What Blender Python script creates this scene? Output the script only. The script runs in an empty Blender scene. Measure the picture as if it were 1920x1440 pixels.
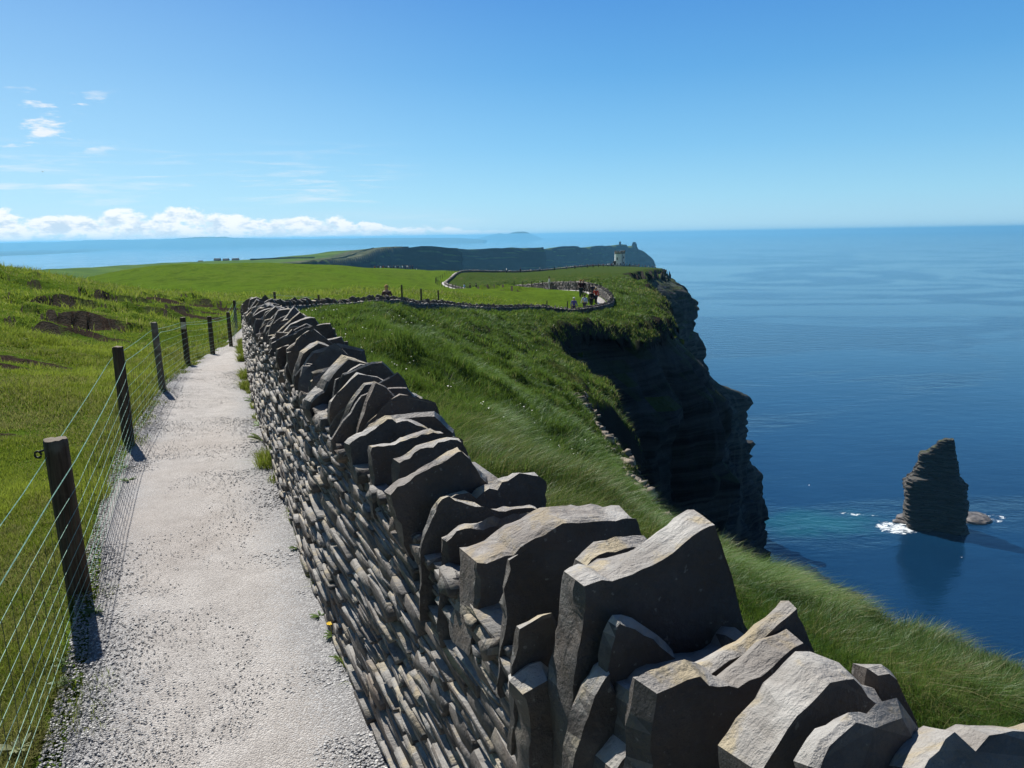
import bpy, bmesh, math, random
import numpy as np
from mathutils import Vector, Matrix

random.seed(7)
rng = np.random.default_rng(7)
S = bpy.context.scene
COL = S.collection
R = math.radians

# ------------------------------------------------------------------ camera
EYE = 2.0
PITCH, ROLL, FPX = 10.95, 0.93, 1443.0
SEA = -200.0
cam_d = bpy.data.cameras.new("camera"); cam = bpy.data.objects.new("camera", cam_d); COL.objects.link(cam)
cam_d.sensor_width = 36.0; cam_d.lens = 36.0 * FPX / 1920.0
cam_d.clip_start = 0.05; cam_d.clip_end = 200000
CM = Matrix.Rotation(R(90 - PITCH), 4, 'X') @ Matrix.Rotation(R(-ROLL), 4, 'Z')
cam.matrix_world = Matrix.Translation((0, 0, EYE)) @ CM
S.camera = cam
CR = np.array(CM.to_3x3())

def ray(px, py):
    return CR @ np.array([(px - 960) / FPX, (720 - py) / FPX, -1.0])
def U(px, py, f):
    d = ray(px, py); return np.array([0, 0, EYE]) + d * (f / d[1])
def Uz(px, py, z):
    d = ray(px, py); return np.array([0, 0, EYE]) + d * ((z - EYE) / d[2])
def Upl(px, py, p0, n):
    d = ray(px, py); o = np.array([0, 0, EYE]); return o + d * (np.dot(np.asarray(p0) - o, n) / np.dot(d, n))

# ------------------------------------------------------------------ sun, sky, exposure
SUN_EL, SUN_AZ = 48.0, -33.0            # azimuth from +Y (ahead), negative = left
sd = np.array([math.sin(R(SUN_AZ)) * math.cos(R(SUN_EL)), math.cos(R(SUN_AZ)) * math.cos(R(SUN_EL)), math.sin(R(SUN_EL))])
sun_d = bpy.data.lights.new("sun", 'SUN'); sun_d.energy = 4.8; sun_d.angle = R(0.53); sun_d.color = (1, 0.955, 0.88)
sun = bpy.data.objects.new("sun", sun_d); COL.objects.link(sun)
sun.rotation_euler = Vector(sd).to_track_quat('Z', 'Y').to_euler(); sun.location = (0, 0, 60)
S.view_settings.view_transform = 'Standard'; S.view_settings.look = 'None'
S.view_settings.exposure = 0.42; S.view_settings.gamma = 1.0
S.cycles.use_denoising = True
S.cycles.max_bounces = 6; S.cycles.diffuse_bounces = 3; S.cycles.transmission_bounces = 3; S.cycles.volume_bounces = 0
S.cycles.glossy_bounces = 2
S.cycles.sample_clamp_indirect = 6.0

# small node helper ------------------------------------------------
class N:
    def __init__(s, tree): s.t = tree
    def __call__(s, kind, **kw):
        n = s.t.nodes.new(kind)
        for k, v in kw.items():
            if k in n.inputs.keys() if isinstance(k, str) and k in [i.name for i in n.inputs] else False: n.inputs[k].default_value = v
            elif hasattr(n, k): setattr(n, k, v)
            else: n.inputs[k.replace('_', ' ')].default_value = v
        return n
    def link(s, a, b): s.t.links.new(a, b)
    def math(s, op, a, b=None, c=None, clamp=False):
        n = s.t.nodes.new('ShaderNodeMath'); n.operation = op; n.use_clamp = clamp
        for i, v in enumerate((a, b, c)):
            if v is None: continue
            if isinstance(v, (int, float)): n.inputs[i].default_value = v
            else: s.link(v, n.inputs[i])
        return n.outputs[0]
    def ss(s, x, lo, hi, a=0.0, b=1.0):
        n = s.t.nodes.new('ShaderNodeMapRange'); n.interpolation_type = 'SMOOTHSTEP'
        s.link(x, n.inputs[0])
        for i, v in ((1, lo), (2, hi), (3, a), (4, b)): n.inputs[i].default_value = v
        return n.outputs[0]
    def mix(s, fac, a, b):
        n = s.t.nodes.new('ShaderNodeMix'); n.data_type = 'RGBA'
        if isinstance(fac, (int, float)): n.inputs[0].default_value = fac
        else: s.link(fac, n.inputs[0])
        for i, v in ((6, a), (7, b)):
            if isinstance(v, (tuple, list)): n.inputs[i].default_value = (*v[:3], 1)
            else: s.link(v, n.inputs[i])
        return n.outputs[2]
    def noise(s, vec, scale, detail=4, rough=0.55, dist=0.0):
        n = s.t.nodes.new('ShaderNodeTexNoise'); n.inputs['Scale'].default_value = scale
        n.inputs['Detail'].default_value = detail; n.inputs['Roughness'].default_value = rough; n.inputs['Distortion'].default_value = dist
        if vec is not None: s.link(vec, n.inputs['Vector'])
        return n.outputs['Fac']
    def scale(s, vec, v, rot=None, loc=None):
        n = s.t.nodes.new('ShaderNodeMapping'); s.link(vec, n.inputs[0]); n.inputs['Scale'].default_value = v
        if rot: n.inputs['Rotation'].default_value = rot
        if loc: n.inputs['Location'].default_value = loc
        return n.outputs[0]
    def comb(s, x, y, z):
        n = s.t.nodes.new('ShaderNodeCombineXYZ')
        for i, v in enumerate((x, y, z)):
            if isinstance(v, (int, float)): n.inputs[i].default_value = v
            else: s.link(v, n.inputs[i])
        return n.outputs[0]
    def pos(s): return s.t.nodes.new('ShaderNodeNewGeometry').outputs['Position']
    def nz(s):
        g = s.t.nodes.new('ShaderNodeNewGeometry'); x = s.t.nodes.new('ShaderNodeSeparateXYZ'); s.link(g.outputs['True Normal'], x.inputs[0]); return x.outputs[2]
    def sep(s, v):
        x = s.t.nodes.new('ShaderNodeSeparateXYZ'); s.link(v, x.inputs[0]); return x.outputs
    def attr(s, name):
        n = s.t.nodes.new('ShaderNodeAttribute'); n.attribute_name = name; return n.outputs['Fac']
    def bump(s, h, strength, dist, normal=None):
        n = s.t.nodes.new('ShaderNodeBump'); n.inputs['Strength'].default_value = strength; n.inputs['Distance'].default_value = dist
        s.link(h, n.inputs['Height'])
        if normal is not None: s.link(normal, n.inputs['Normal'])
        return n.outputs[0]

# world ------------------------------------------------------------
W = bpy.data.worlds.new("World"); S.world = W; W.use_nodes = True
W.node_tree.nodes.clear(); n = N(W.node_tree)
SKY_STRENGTH = 0.12
sky = n('ShaderNodeTexSky'); sky.sky_type = 'NISHITA'; sky.sun_disc = False
sky.sun_elevation = R(SUN_EL); sky.sun_rotation = R(SUN_AZ)
sky.altitude = 200; sky.air_density = 1.0; sky.dust_density = 0.15; sky.ozone_density = 2.0
tc = n('ShaderNodeTexCoord'); dx, dy, dz = n.sep(tc.outputs['Generated'])
az = n.math('MULTIPLY', n.math('ARCTAN2', dx, dy), 57.2958)
el = n.math('MULTIPLY', n.math('ARCSINE', dz), 57.2958)
def cnoise(sx, sy, detail, ox=0.0, oy=0.0, rough=0.55, dist=0.0):
    v = n.comb(n.math('MULTIPLY_ADD', az, sx, ox), n.math('MULTIPLY_ADD', el, sy, oy), 0.0)
    return n.noise(v, 1.0, detail, rough, dist)
# cumulus bank low on the left
def bank(oy):
    el = n.math('ADD', globals()['el'], 0.45)
    big = cnoise(0.24, 0.30, 2, 3.1, 1.0)
    fine = cnoise(0.60, 1.05, 9, 7.3, 2.2 + oy, 0.62)
    topl = n.ss(az, -22, 4, 2.5, .7)                                       # bank top lowers to the right
    topl = n.math('ADD', topl, n.math('MULTIPLY', n.math('SUBTRACT', big, 0.5), 1.5))
    rel = n.math('DIVIDE', n.math('ADD', el, oy * 0.8), topl)
    prof = n.math('MULTIPLY', n.ss(rel, 1.08, 0.70), n.ss(el, 0.15, 0.8))
    d = n.math('ADD', n.math('MULTIPLY', prof, 0.50), n.math('MULTIPLY', n.math('SUBTRACT', fine, 0.5), 2.0))
    return n.math('MULTIPLY', n.ss(d, 0.20, 0.46), n.ss(prof, 0.0, 0.3))
cb = n.math('MULTIPLY', bank(0.0), n.math('MULTIPLY', n.ss(az, 6.0, -12.0, 0.0, 1.0), n.ss(el, -0.4, 1.0, 0.4, 1.0)))
cb2 = bank(0.35)
# thin veil above the horizon on the left
veil = n.math('MULTIPLY', n.math('MULTIPLY', n.ss(el, 2.4, 0.5), n.ss(el, -0.4, 0.4)), n.math('MULTIPLY', n.ss(az, 0.5, -7), n.ss(cnoise(0.13, 1.6, 5, 1.0, 4.0), 0.3, 0.75)))
# small puffs and streaks higher up
puff = n.ss(cnoise(0.34, 1.25, 7, 12.6, 5.9, 0.58), 0.53, 0.66)
puffm = n.math('MULTIPLY', n.math('MULTIPLY', n.ss(el, 5.2, 6.2), n.ss(el, 9.8, 8.2)), n.math('MULTIPLY', n.ss(az, -25, -27.5), 0.9))
puff = n.math('MULTIPLY', puff, puffm)
wis = n.ss(cnoise(0.14, 1.7, 7, 4.4, 9.7, 0.62, 0.5), 0.47, 0.75)
wism = n.math('MULTIPLY', n.math('MULTIPLY', n.ss(el, 1.8, 3.0), n.ss(el, 7.0, 4.0)), n.math('MULTIPLY', n.ss(az, -5, -11), 0.6))
wis = n.math('MULTIPLY', wis, wism)
shade = n.math('MULTIPLY', cb, n.math('SUBTRACT', cb2, 0.0), clamp=True)
ccol = n.mix(n.math('MULTIPLY', shade, n.ss(cnoise(0.65, 1.5, 8, 2.0, 6.0, .62), 0.44, 0.60, 0.0, .9)), (6.5, 6.6, 6.7), (3.6, 4.6, 5.6))
# clear-air colour by elevation (unseen sky overhead and behind dimmed to weaken the fill, pale at the horizon and toward the sun), laid over the physical sky
rmp = n('ShaderNodeValToRGB'); cr_ = rmp.color_ramp
STOPS = [(-1.0, (.25, .49, .66)), (0.0, (.26, .50, .67)), (2.5, (.205, .475, .665)), (6, (.128, .385, .635)), (11, (.062, .277, .57)), (16, (.035, .203, .52)), (26, (.026, .125, .39)), (45, (.012, .055, .18)), (90, (.007, .034, .115))]
for i_, (e_, c_) in enumerate(STOPS):
    ps = min(1.0, max(0.0, (e_ + 1) / 91))
    t_ = cr_.elements[i_] if i_ < 2 else cr_.elements.new(ps)
    t_.position = ps; t_.color = (*c_, 1)
n.link(n.math('DIVIDE', n.math('ADD', el, 1.0), 91.0), rmp.inputs[0])
dm = n('ShaderNodeVectorMath', operation='SCALE'); n.link(rmp.outputs[0], dm.inputs[0])
dm.inputs['Scale'].default_value = 1.0
n.link(n.math('MULTIPLY', n.ss(dy, -0.6, 0.55, 0.30 / SKY_STRENGTH, 1.0 / SKY_STRENGTH), n.ss(az, -75, 45, 1.10, 0.97)), dm.inputs['Scale'])
skyc = n.mix(0.88, sky.outputs[0], dm.outputs[0])
skyc = n.mix(n.math('MULTIPLY', n.ss(az, 10, -40), n.ss(el, 30, 0, 0, .35)), skyc, (4.3, 5.7, 6.4))
c1 = n.mix(n.math('MULTIPLY', veil, 0.45), skyc, (4.6, 5.4, 6.0))
c2 = n.mix(n.math('MAXIMUM', puff, wis), c1, (5.8, 6.0, 6.2))
c3 = n.mix(n.math('MULTIPLY', cb, 0.92), c2, ccol)
bg = n('ShaderNodeBackground'); bg.inputs[1].default_value = SKY_STRENGTH
n.link(c3, bg.inputs[0]); wo = n('ShaderNodeOutputWorld'); n.link(bg.outputs[0], wo.inputs[0])

# ------------------------------------------------------------------ helpers
def tag(o, label=None, cat=None, group=None, kind=None):
    if label: o['label'] = label
    if cat: o['category'] = cat
    if group: o['group'] = group
    if kind: o['kind'] = kind
    return o
def empty(name, loc, label=None, cat=None, group=None):
    o = bpy.data.objects.new(name, None); COL.objects.link(o); o.location = Vector(loc); o.empty_display_size = 0.2
    return tag(o, label, cat, group)
def mesh(name, V, F, mat, parent=None, origin=None, smooth=False, attrs=None, mats=None, midx=None):
    """V (n,3); F = array (m,k) or list of lists / arrays. Vertices are world space; origin makes them local."""
    V = np.asarray(V, dtype=np.float32)
    if origin is None and parent is not None: origin = np.array(parent.matrix_basis.translation) if parent.parent is None else np.array(parent.parent.matrix_basis.translation)
    o3 = np.zeros(3) if origin is None else np.asarray(origin)
    me = bpy.data.meshes.new(name)
    Vl = (V - o3).astype(np.float32)
    groups = F if isinstance(F, list) and len(F) and isinstance(F[0], np.ndarray) and F[0].ndim == 2 else None
    if isinstance(F, np.ndarray): groups = [F]
    if groups is not None:
        me.vertices.add(len(Vl)); me.vertices.foreach_set('co', Vl.ravel())
        li = np.concatenate([g.ravel() for g in groups]).astype(np.int32)
        tot = np.concatenate([np.full(len(g), g.shape[1]) for g in groups]).astype(np.int32)
        st = np.concatenate([[0], np.cumsum(tot)[:-1]]).astype(np.int32)
        me.loops.add(len(li)); me.loops.foreach_set('vertex_index', li)
        me.polygons.add(len(tot)); me.polygons.foreach_set('loop_start', st); me.polygons.foreach_set('loop_total', tot)
        me.update(calc_edges=True)
    else:
        me.from_pydata([tuple(v) for v in Vl], [], [tuple(int(i) for i in f) for f in F])
    if attrs:
        for k, a in attrs.items():
            at = me.attributes.new(k, 'FLOAT', 'POINT'); at.data.foreach_set('value', np.asarray(a, dtype=np.float32))
    me.validate(clean_customdata=False)
    if smooth: me.polygons.foreach_set('use_smooth', np.ones(len(me.polygons), dtype=bool))
    for m in (mats or [mat]):
        if m: me.materials.append(m)
    if midx is not None: me.polygons.foreach_set('material_index', np.asarray(midx, dtype=np.int32))
    o = bpy.data.objects.new(name, me); COL.objects.link(o)
    if parent is not None: o.parent = parent
    elif origin is not None: o.location = Vector(o3)
    return o
class MB:
    def __init__(s): s.v = []; s.f = []; s.n = 0
    def add(s, V, F):
        V = np.asarray(V, float); s.v.append(V)
        for f in F: s.f.append([int(i) + s.n for i in f])
        s.n += len(V)
    def box(s, c, size, rz=0.0, taper=1.0):
        x, y, z = np.array(size) / 2
        V = np.array([[-x, -y, -z], [x, -y, -z], [x, y, -z], [-x, y, -z], [-x * taper, -y * taper, z], [x * taper, -y * taper, z], [x * taper, y * taper, z], [-x * taper, y * taper, z]])
        ca, sa = math.cos(rz), math.sin(rz)
        V = np.c_[V[:, 0] * ca - V[:, 1] * sa, V[:, 0] * sa + V[:, 1] * ca, V[:, 2]] + np.array(c)
        s.add(V, [[0, 3, 2, 1], [4, 5, 6, 7], [0, 1, 5, 4], [1, 2, 6, 5], [2, 3, 7, 6], [3, 0, 4, 7]])
    def tube(s, pts, r, k=6, cap=True):
        pts = np.asarray(pts, float); m = len(pts)
        rr = np.full(m, r) if np.isscalar(r) else np.asarray(r)
        V = []; up0 = np.array([0, 0, 1.0])
        for i in range(m):
            t = pts[min(i + 1, m - 1)] - pts[max(i - 1, 0)]; t /= (np.linalg.norm(t) + 1e-12)
            u = up0 if abs(t[2]) < 0.9 else np.array([1.0, 0, 0])
            a = np.cross(t, u); a /= np.linalg.norm(a); b = np.cross(t, a)
            for j in range(k):
                q = 2 * math.pi * j / k; V.append(pts[i] + rr[i] * (a * math.cos(q) + b * math.sin(q)))
        F = [[i * k + j, i * k + (j + 1) % k, (i + 1) * k + (j + 1) % k, (i + 1) * k + j] for i in range(m - 1) for j in range(k)]
        if cap: F += [list(range(k))[::-1], [(m - 1) * k + j for j in range(k)]]
        s.add(V, F)
    def build(s, name, mat, parent=None, origin=None, smooth=False):
        return mesh(name, np.concatenate(s.v), s.f, mat, parent, origin, smooth)

# value noise ------------------------------------------------------
def _h(ix, iy, iz, seed):
    h = (ix.astype(np.int64) * 374761393 + iy.astype(np.int64) * 668265263 + iz.astype(np.int64) * 2147483647 + seed * 1274126177) & 0xFFFFFFFF
    h = ((h ^ (h >> 13)) * 1274126177) & 0xFFFFFFFF
    h = ((h ^ (h >> 16)) * 2246822519) & 0xFFFFFFFF
    return ((h ^ (h >> 15)) & 0xFFFFFF) / float(0xFFFFFF)
def vnoise(x, y, z=None, seed=0):
    x = np.asarray(x, float); y = np.asarray(y, float); z = np.zeros_like(x) if z is None else np.asarray(z, float)
    ix, iy, iz = np.floor(x), np.floor(y), np.floor(z); fx, fy, fz = x - ix, y - iy, z - iz
    fx, fy, fz = [t * t * t * (t * (t * 6 - 15) + 10) for t in (fx, fy, fz)]
    r = 0
    for a in (0, 1):
        for b in (0, 1):
            for c in (0, 1):
                r = r + _h(ix + a, iy + b, iz + c, seed) * (fx if a else 1 - fx) * (fy if b else 1 - fy) * (fz if c else 1 - fz)
    return r * 2 - 1
def fbm(x, y, z=None, oct=4, seed=0, gain=0.5):
    r = 0; a = 1.0; s = 1.0
    for i in range(oct):
        r = r + a * vnoise(np.asarray(x) * s + 13.7 * i, np.asarray(y) * s + 7.1 * i, None if z is None else np.asarray(z) * s, seed + i); a *= gain; s *= 2.03
    return r
def sst(x, a, b):
    t = np.clip((np.asarray(x, float) - a) / (b - a), 0, 1); return t * t * (3 - 2 * t)
def densify(P, step, closed=False):
    P = np.asarray(P, float); out = []
    m = len(P)
    def cr(p0, p1, p2, p3, t): return 0.5 * ((2 * p1) + (-p0 + p2) * t + (2 * p0 - 5 * p1 + 4 * p2 - p3) * t * t + (-p0 + 3 * p1 - 3 * p2 + p3) * t ** 3)
    for i in range(m - 1):
        p0, p1, p2, p3 = P[max(i - 1, 0)], P[i], P[i + 1], P[min(i + 2, m - 1)]
        k = max(1, int(math.ceil(np.linalg.norm((p2 - p1)[:2]) / (step(p1) if callable(step) else step))))
        for j in range(k): out.append(cr(p0, p1, p2, p3, j / k))
    out.append(P[-1]); return np.array(out)
def pdist(x, y, P):
    """distance to polyline, signed side (+ = right of travel), arclength"""
    x = np.asarray(x, float); y = np.asarray(y, float)
    best = np.full(x.shape, 1e18); side = np.zeros(x.shape); arc = np.zeros(x.shape); s0 = 0
    for a, b in zip(P[:-1], P[1:]):
        dx_, dy_ = b[0] - a[0], b[1] - a[1]; L2 = dx_ * dx_ + dy_ * dy_ + 1e-12
        t = np.clip(((x - a[0]) * dx_ + (y - a[1]) * dy_) / L2, 0, 1)
        ex, ey = x - a[0] - t * dx_, y - a[1] - t * dy_
        d = ex * ex + ey * ey; m = d < best
        best = np.where(m, d, best); side = np.where(m, np.sign(dx_ * (-ey) + dy_ * ex), side)
        arc = np.where(m, s0 + t * math.sqrt(L2), arc); s0 += math.sqrt(L2)
    return np.sqrt(best), side, arc
def inpoly(x, y, P):
    x = np.asarray(x, float); y = np.asarray(y, float); c = np.zeros(x.shape, bool); m = len(P)
    for i in range(m):
        x1, y1 = P[i][:2]; x2, y2 = P[(i + 1) % m][:2]
        if y1 == y2: continue
        k = ((y1 > y) != (y2 > y)) & (x < (x2 - x1) * (y - y1) / (y2 - y1) + x1); c ^= k
    return c

# ------------------------------------------------------------------ materials
def mat(name, builder):
    m = bpy.data.materials.new(name); m.use_nodes = True; m.node_tree.nodes.clear(); q = N(m.node_tree)
    out = q('ShaderNodeOutputMaterial'); sh = builder(q); q.link(sh, out.inputs[0]); return m
def pbsdf(q, col, rough=0.8, normal=None, spec=0.3):
    b = q('ShaderNodeBsdfPrincipled')
    if isinstance(col, tuple): b.inputs['Base Color'].default_value = (*col[:3], 1)
    else: q.link(col, b.inputs['Base Color'])
    if isinstance(rough, (int, float)): b.inputs['Roughness'].default_value = rough
    else: q.link(rough, b.inputs['Roughness'])
    b.inputs['Specular IOR Level'].default_value = spec
    if normal is not None: q.link(normal, b.inputs['Normal'])
    return b.outputs[0]
def plain(name, col, rough=0.8, spec=0.2, var=0.25, sc=6.0):
    def f(q):
        p = q.pos(); a = q.noise(p, sc, 4)
        c = q.mix(q.ss(a, 0.3, 0.7), tuple(v * (1 - var) for v in col), tuple(min(1, v * (1 + var)) for v in col))
        return pbsdf(q, c, rough, None, spec)
    return mat(name, f)

def m_stone(q):
    p = q.pos()
    att = q.attr('tone'); x_, y_, z_ = q.sep(p)
    lt = q.math('ADD', q.math('MULTIPLY', x_, -0.40), q.math('MULTIPLY', y_, 0.916)); lu = q.math('ADD', q.math('MULTIPLY', x_, 0.916), q.math('MULTIPLY', y_, 0.40))
    lam = q.noise(q.comb(q.math('MULTIPLY', lt, 42), q.math('MULTIPLY', lu, 7), q.math('MULTIPLY', z_, 7)), 1.0, 5, 0.62)
    big = q.noise(p, 2.3, 5); fine = q.noise(p, 38, 8, 0.65); mid = q.noise(p, 9, 6, 0.6)
    base = q.mix(att, (0.060, 0.054, 0.050), (0.140, 0.114, 0.092))
    base = q.mix(q.ss(mid, 0.35, 0.7), base, (0.110, 0.107, 0.104))
    base = q.mix(q.math('MULTIPLY', q.ss(fine, 0.45, 0.62), 0.55), base, (0.075, 0.072, 0.072))
    up = q.math('MULTIPLY', q.ss(q.nz(), 0.25, 0.75), q.ss(q.attr('sun_and_lichen'), 0.0, 1.0, 0.25, 1.0))  # attribute scales both the painted sun on tops and the lichen
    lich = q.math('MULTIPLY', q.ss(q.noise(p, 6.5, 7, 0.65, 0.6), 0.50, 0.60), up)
    base = q.mix(q.math('MULTIPLY', up, 0.8), base, q.mix(q.ss(mid, .3, .7), (0.34, 0.315, 0.285), (0.56, 0.54, 0.50)))  # sunlit paleness painted into up-facing stone
    base = q.mix(q.math('MULTIPLY', lich, 0.6), base, (0.50, 0.40, 0.22))
    base = q.mix(q.math('MULTIPLY', q.ss(lam, 0.40, 0.30, 0, .6), q.ss(q.noise(p, 5, 4), .5, .6)), base, (0.045, 0.042, 0.040))
    base = q.mix(q.math('MULTIPLY', q.ss(big, .52, .66), .5), base, q.mix(att, (0.115, 0.105, 0.10), (0.175, 0.125, 0.095)))
    spots = q.ss(q.noise(p, 55, 3, 0.5), 0.66, 0.72)
    base = q.mix(q.math('MULTIPLY', spots, 0.35), base, (0.42, 0.42, 0.39))
    h = q.math('ADD', q.math('MULTIPLY', fine, 0.5), q.math('ADD', mid, q.math('ADD', q.math('MULTIPLY', lam, 0.45), q.math('MULTIPLY', q.noise(p, 110, 6, 0.7), 0.25))))
    return pbsdf(q, base, 0.72, q.bump(h, 0.9, 0.022), 0.3)
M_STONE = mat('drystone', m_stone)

def m_mortar(q):
    p = q.pos(); a = q.noise(p, 14, 5)
    return pbsdf(q, q.mix(a, (0.05, 0.047, 0.043), (0.14, 0.13, 0.115)), 0.95, q.bump(a, 0.8, 0.03))
M_CORE = mat('wall_core', m_mortar)

def m_cliff(q):
    p = q.pos(); x, y, z = q.sep(p)
    wob = q.math('MULTIPLY_ADD', q.noise(q.scale(p, (0.02, 0.02, 0.02)), 1.0, 4), 10.0, z)
    strata = q.noise(q.comb(q.math('MULTIPLY', x, 0.015), q.math('MULTIPLY', y, 0.015), q.math('MULTIPLY', wob, 0.55)), 1.0, 6, 0.7)
    vert = q.noise(q.scale(p, (0.12, 0.12, 0.02)), 1.0, 6, 0.62)
    f = q.noise(p, 0.5, 8, 0.65)
    c = q.mix(q.ss(strata, 0.36, 0.64), (0.018, 0.018, 0.019), (0.125, 0.118, 0.108))
    c = q.mix(q.math('MULTIPLY', q.ss(vert, 0.50, 0.66), 0.6), c, (0.20, 0.19, 0.17))
    c = q.mix(q.math('MULTIPLY', q.ss(f, 0.5, 0.7), 0.4), c, (0.045, 0.045, 0.045))
    gn = q.noise(p, 0.10, 7, 0.65)
    gmask = q.math('MULTIPLY', q.ss(q.nz(), 0.50, 0.75), q.math('MULTIPLY', q.ss(gn, 0.35, 0.55), q.ss(z, -120, -40)))
    moss = q.math('MULTIPLY', q.ss(q.noise(p, 0.06, 7, 0.6), 0.52, 0.66), q.ss(z, -70, -18))
    c = q.mix(q.math('MULTIPLY', moss, 0.6), c, (0.035, 0.055, 0.018))
    g = q.mix(f, (0.045, 0.075, 0.015), (0.10, 0.115, 0.035))
    c = q.mix(gmask, c, g)
    h = q.math('ADD', q.math('MULTIPLY', strata, 1.2), q.math('ADD', q.math('MULTIPLY', vert, 1.6), f))
    return pbsdf(q, c, 0.85, q.bump(h, 1.0, 3.2), 0.15)
M_CLIFF = mat('cliff_rock', m_cliff)
def m_stack(q):
    p = q.pos(); x, y, z = q.sep(p); st = q.noise(q.comb(q.math('MULTIPLY', x, .03), q.math('MULTIPLY', y, .03), q.math('MULTIPLY', z, .9)), 1.0, 6, .7); f = q.noise(p, .4, 8, .65)
    c = q.mix(q.ss(st, .38, .62), (.014, .014, .014), (.050, .046, .042)); c = q.mix(q.math('MULTIPLY', q.ss(q.nz(), .55, .9), .7), c, (.12, .112, .10)); c = q.mix(q.math('MULTIPLY', q.math('MULTIPLY', q.ss(q.nz(), .6, .9), q.ss(z, -165, -145)), q.ss(f, .45, .6)), c, (.06, .075, .025))  # upward faces painted paler, as if sunlit; green turf near the top
    return pbsdf(q, c, .85, q.bump(q.math('ADD', st, q.math('MULTIPLY', f, .6)), .8, 1.2), .2)
M_STACK = mat('stack_rock', m_stack)

def m_ground(q):
    p = q.pos(); mud = q.attr('mud'); rough = q.attr('rough')
    a = q.noise(p, 0.35, 6, 0.6); b = q.noise(p, 3.0, 6, 0.65); c = q.noise(p, 24, 4, 0.6); big = q.noise(p, 0.035, 4)
    past = q.mix(q.ss(b, 0.3, 0.7), (0.062, 0.110, 0.013), (0.120, 0.185, 0.024))
    past = q.mix(q.math('MULTIPLY', q.ss(a, 0.48, 0.7), 0.5), past, (0.135, 0.175, 0.030))
    past = q.mix(q.math('MULTIPLY', q.ss(big, 0.40, 0.62), 0.45), past, (0.095, 0.175, 0.014))
    mot = q.math('ADD', q.math('MULTIPLY', q.noise(q.scale(p, (0.5, 0.13, 1)), 1.0, 7, 0.7), .55), q.math('MULTIPLY', q.noise(q.scale(p, (0.8, 1.6, 1)), 0.55, 8, 0.72), .45))
    past = q.mix(q.math('MULTIPLY', q.ss(mot, 0.48, 0.60), 0.6), past, (0.040, 0.070, 0.012))
    past = q.mix(q.math('MULTIPLY', q.ss(c, 0.5, 0.75), 0.6), past, (0.040, 0.080, 0.010))
    rg = q.mix(q.ss(b, 0.32, 0.68), (0.026, 0.052, 0.010), (0.070, 0.105, 0.028))
    rg = q.mix(q.math('MULTIPLY', q.ss(a, 0.52, 0.72), 0.5), rg, (0.125, 0.115, 0.05))
    col = q.mix(rough, past, rg)
    soil = q.mix(q.ss(c, .35, .65), (0.018, 0.014, 0.011), (0.070, 0.052, 0.041))
    mm = q.ss(q.math('MULTIPLY_ADD', q.math('SUBTRACT', b, 0.5), 1.7, q.math('MULTIPLY_ADD', q.math('SUBTRACT', a, 0.5), 1.2, mud)), 0.42, 0.62)
    col = q.mix(mm, col, soil)
    col = q.mix(q.ss(q.nz(), 0.74, 0.56), col, q.mix(c, (0.026, 0.023, 0.020), (0.080, 0.070, 0.058)))
    h = q.math('ADD', q.math('MULTIPLY', b, 1.0), q.math('ADD', q.math('MULTIPLY', c, 0.35), q.math('MULTIPLY', mot, 1.8)))
    return pbsdf(q, col, 0.9, q.bump(h, 0.8, 0.16), 0.0)
M_GROUND = mat('turf', m_ground)

def m_field(q):
    p = q.pos(); a = q.noise(p, 0.012, 6, 0.6); b = q.noise(p, 0.09, 5, 0.6)
    c = q.mix(q.ss(a, 0.35, 0.65), (0.060, 0.110, 0.020), (0.105, 0.165, 0.030))
    c = q.mix(q.math('MULTIPLY', q.ss(b, 0.5, 0.7), 0.35), c, (0.07, 0.09, 0.03))
    r = q.attr('rough'); c = q.mix(r, c, q.mix(q.ss(b, 0.4, 0.65), (0.05, 0.06, 0.03), (0.13, 0.13, 0.08)))
    c = q.mix(q.ss(q.nz(), 0.70, 0.5), c, q.mix(b, (0.016, 0.017, 0.020), (0.050, 0.047, 0.045)))
    return pbsdf(q, c, 0.95, q.bump(b, 0.5, 2.0), 0.0)
M_FIELD = mat('far_pasture', m_field)

def m_path(q):
    p = q.pos(); e = q.attr('edge')
    v = q('ShaderNodeTexVoronoi'); v.inputs['Scale'].default_value = 120; q.link(p, v.inputs['Vector'])
    v2 = q('ShaderNodeTexVoronoi'); v2.inputs['Scale'].default_value = 300; q.link(p, v2.inputs['Vector'])
    a = q.noise(p, 1.1, 5, 0.6); b = q.noise(p, 7, 5)
    cs = q.sep(v.outputs['Color'])[0]
    dust = q.mix(q.ss(b, 0.3, 0.7), (0.50, 0.462, 0.425), (0.64, 0.60, 0.56))
    grv = q.mix(cs, (0.17, 0.175, 0.19), (0.55, 0.55, 0.55))
    k = q.math('ADD', e, q.math('MULTIPLY', q.math('SUBTRACT', a, 0.5), 1.1))
    k = q.math('ADD', k, q.math('MULTIPLY', q.math('SUBTRACT', cs, 0.5), 0.5))
    col = q.mix(q.ss(k, 0.25, 0.8, 0.30, 0.95), dust, grv)
    col = q.mix(q.math('MULTIPLY', q.ss(q.sep(v2.outputs['Color'])[1], .72, .85), .5), col, (0.16, 0.155, 0.155))
    col = q.mix(q.math('MULTIPLY', q.ss(q.noise(p, .5, 4), .45, .7), .35), col, (0.40, 0.345, 0.30))
    h = q.math('ADD', q.math('MULTIPLY', v.outputs['Distance'], -1.0), q.math('MULTIPLY', v2.outputs['Distance'], -0.5))
    return pbsdf(q, col, 0.85, q.bump(h, 0.8, 0.0085), 0.15)
M_PATH = mat('gravel_path', m_path)
def m_gravel(q):
    t = q.attr('tone'); c = q.mix(t, (0.24, 0.24, 0.25), (0.64, 0.63, 0.61))
    return pbsdf(q, c, 0.7, None, 0.3)
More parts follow.
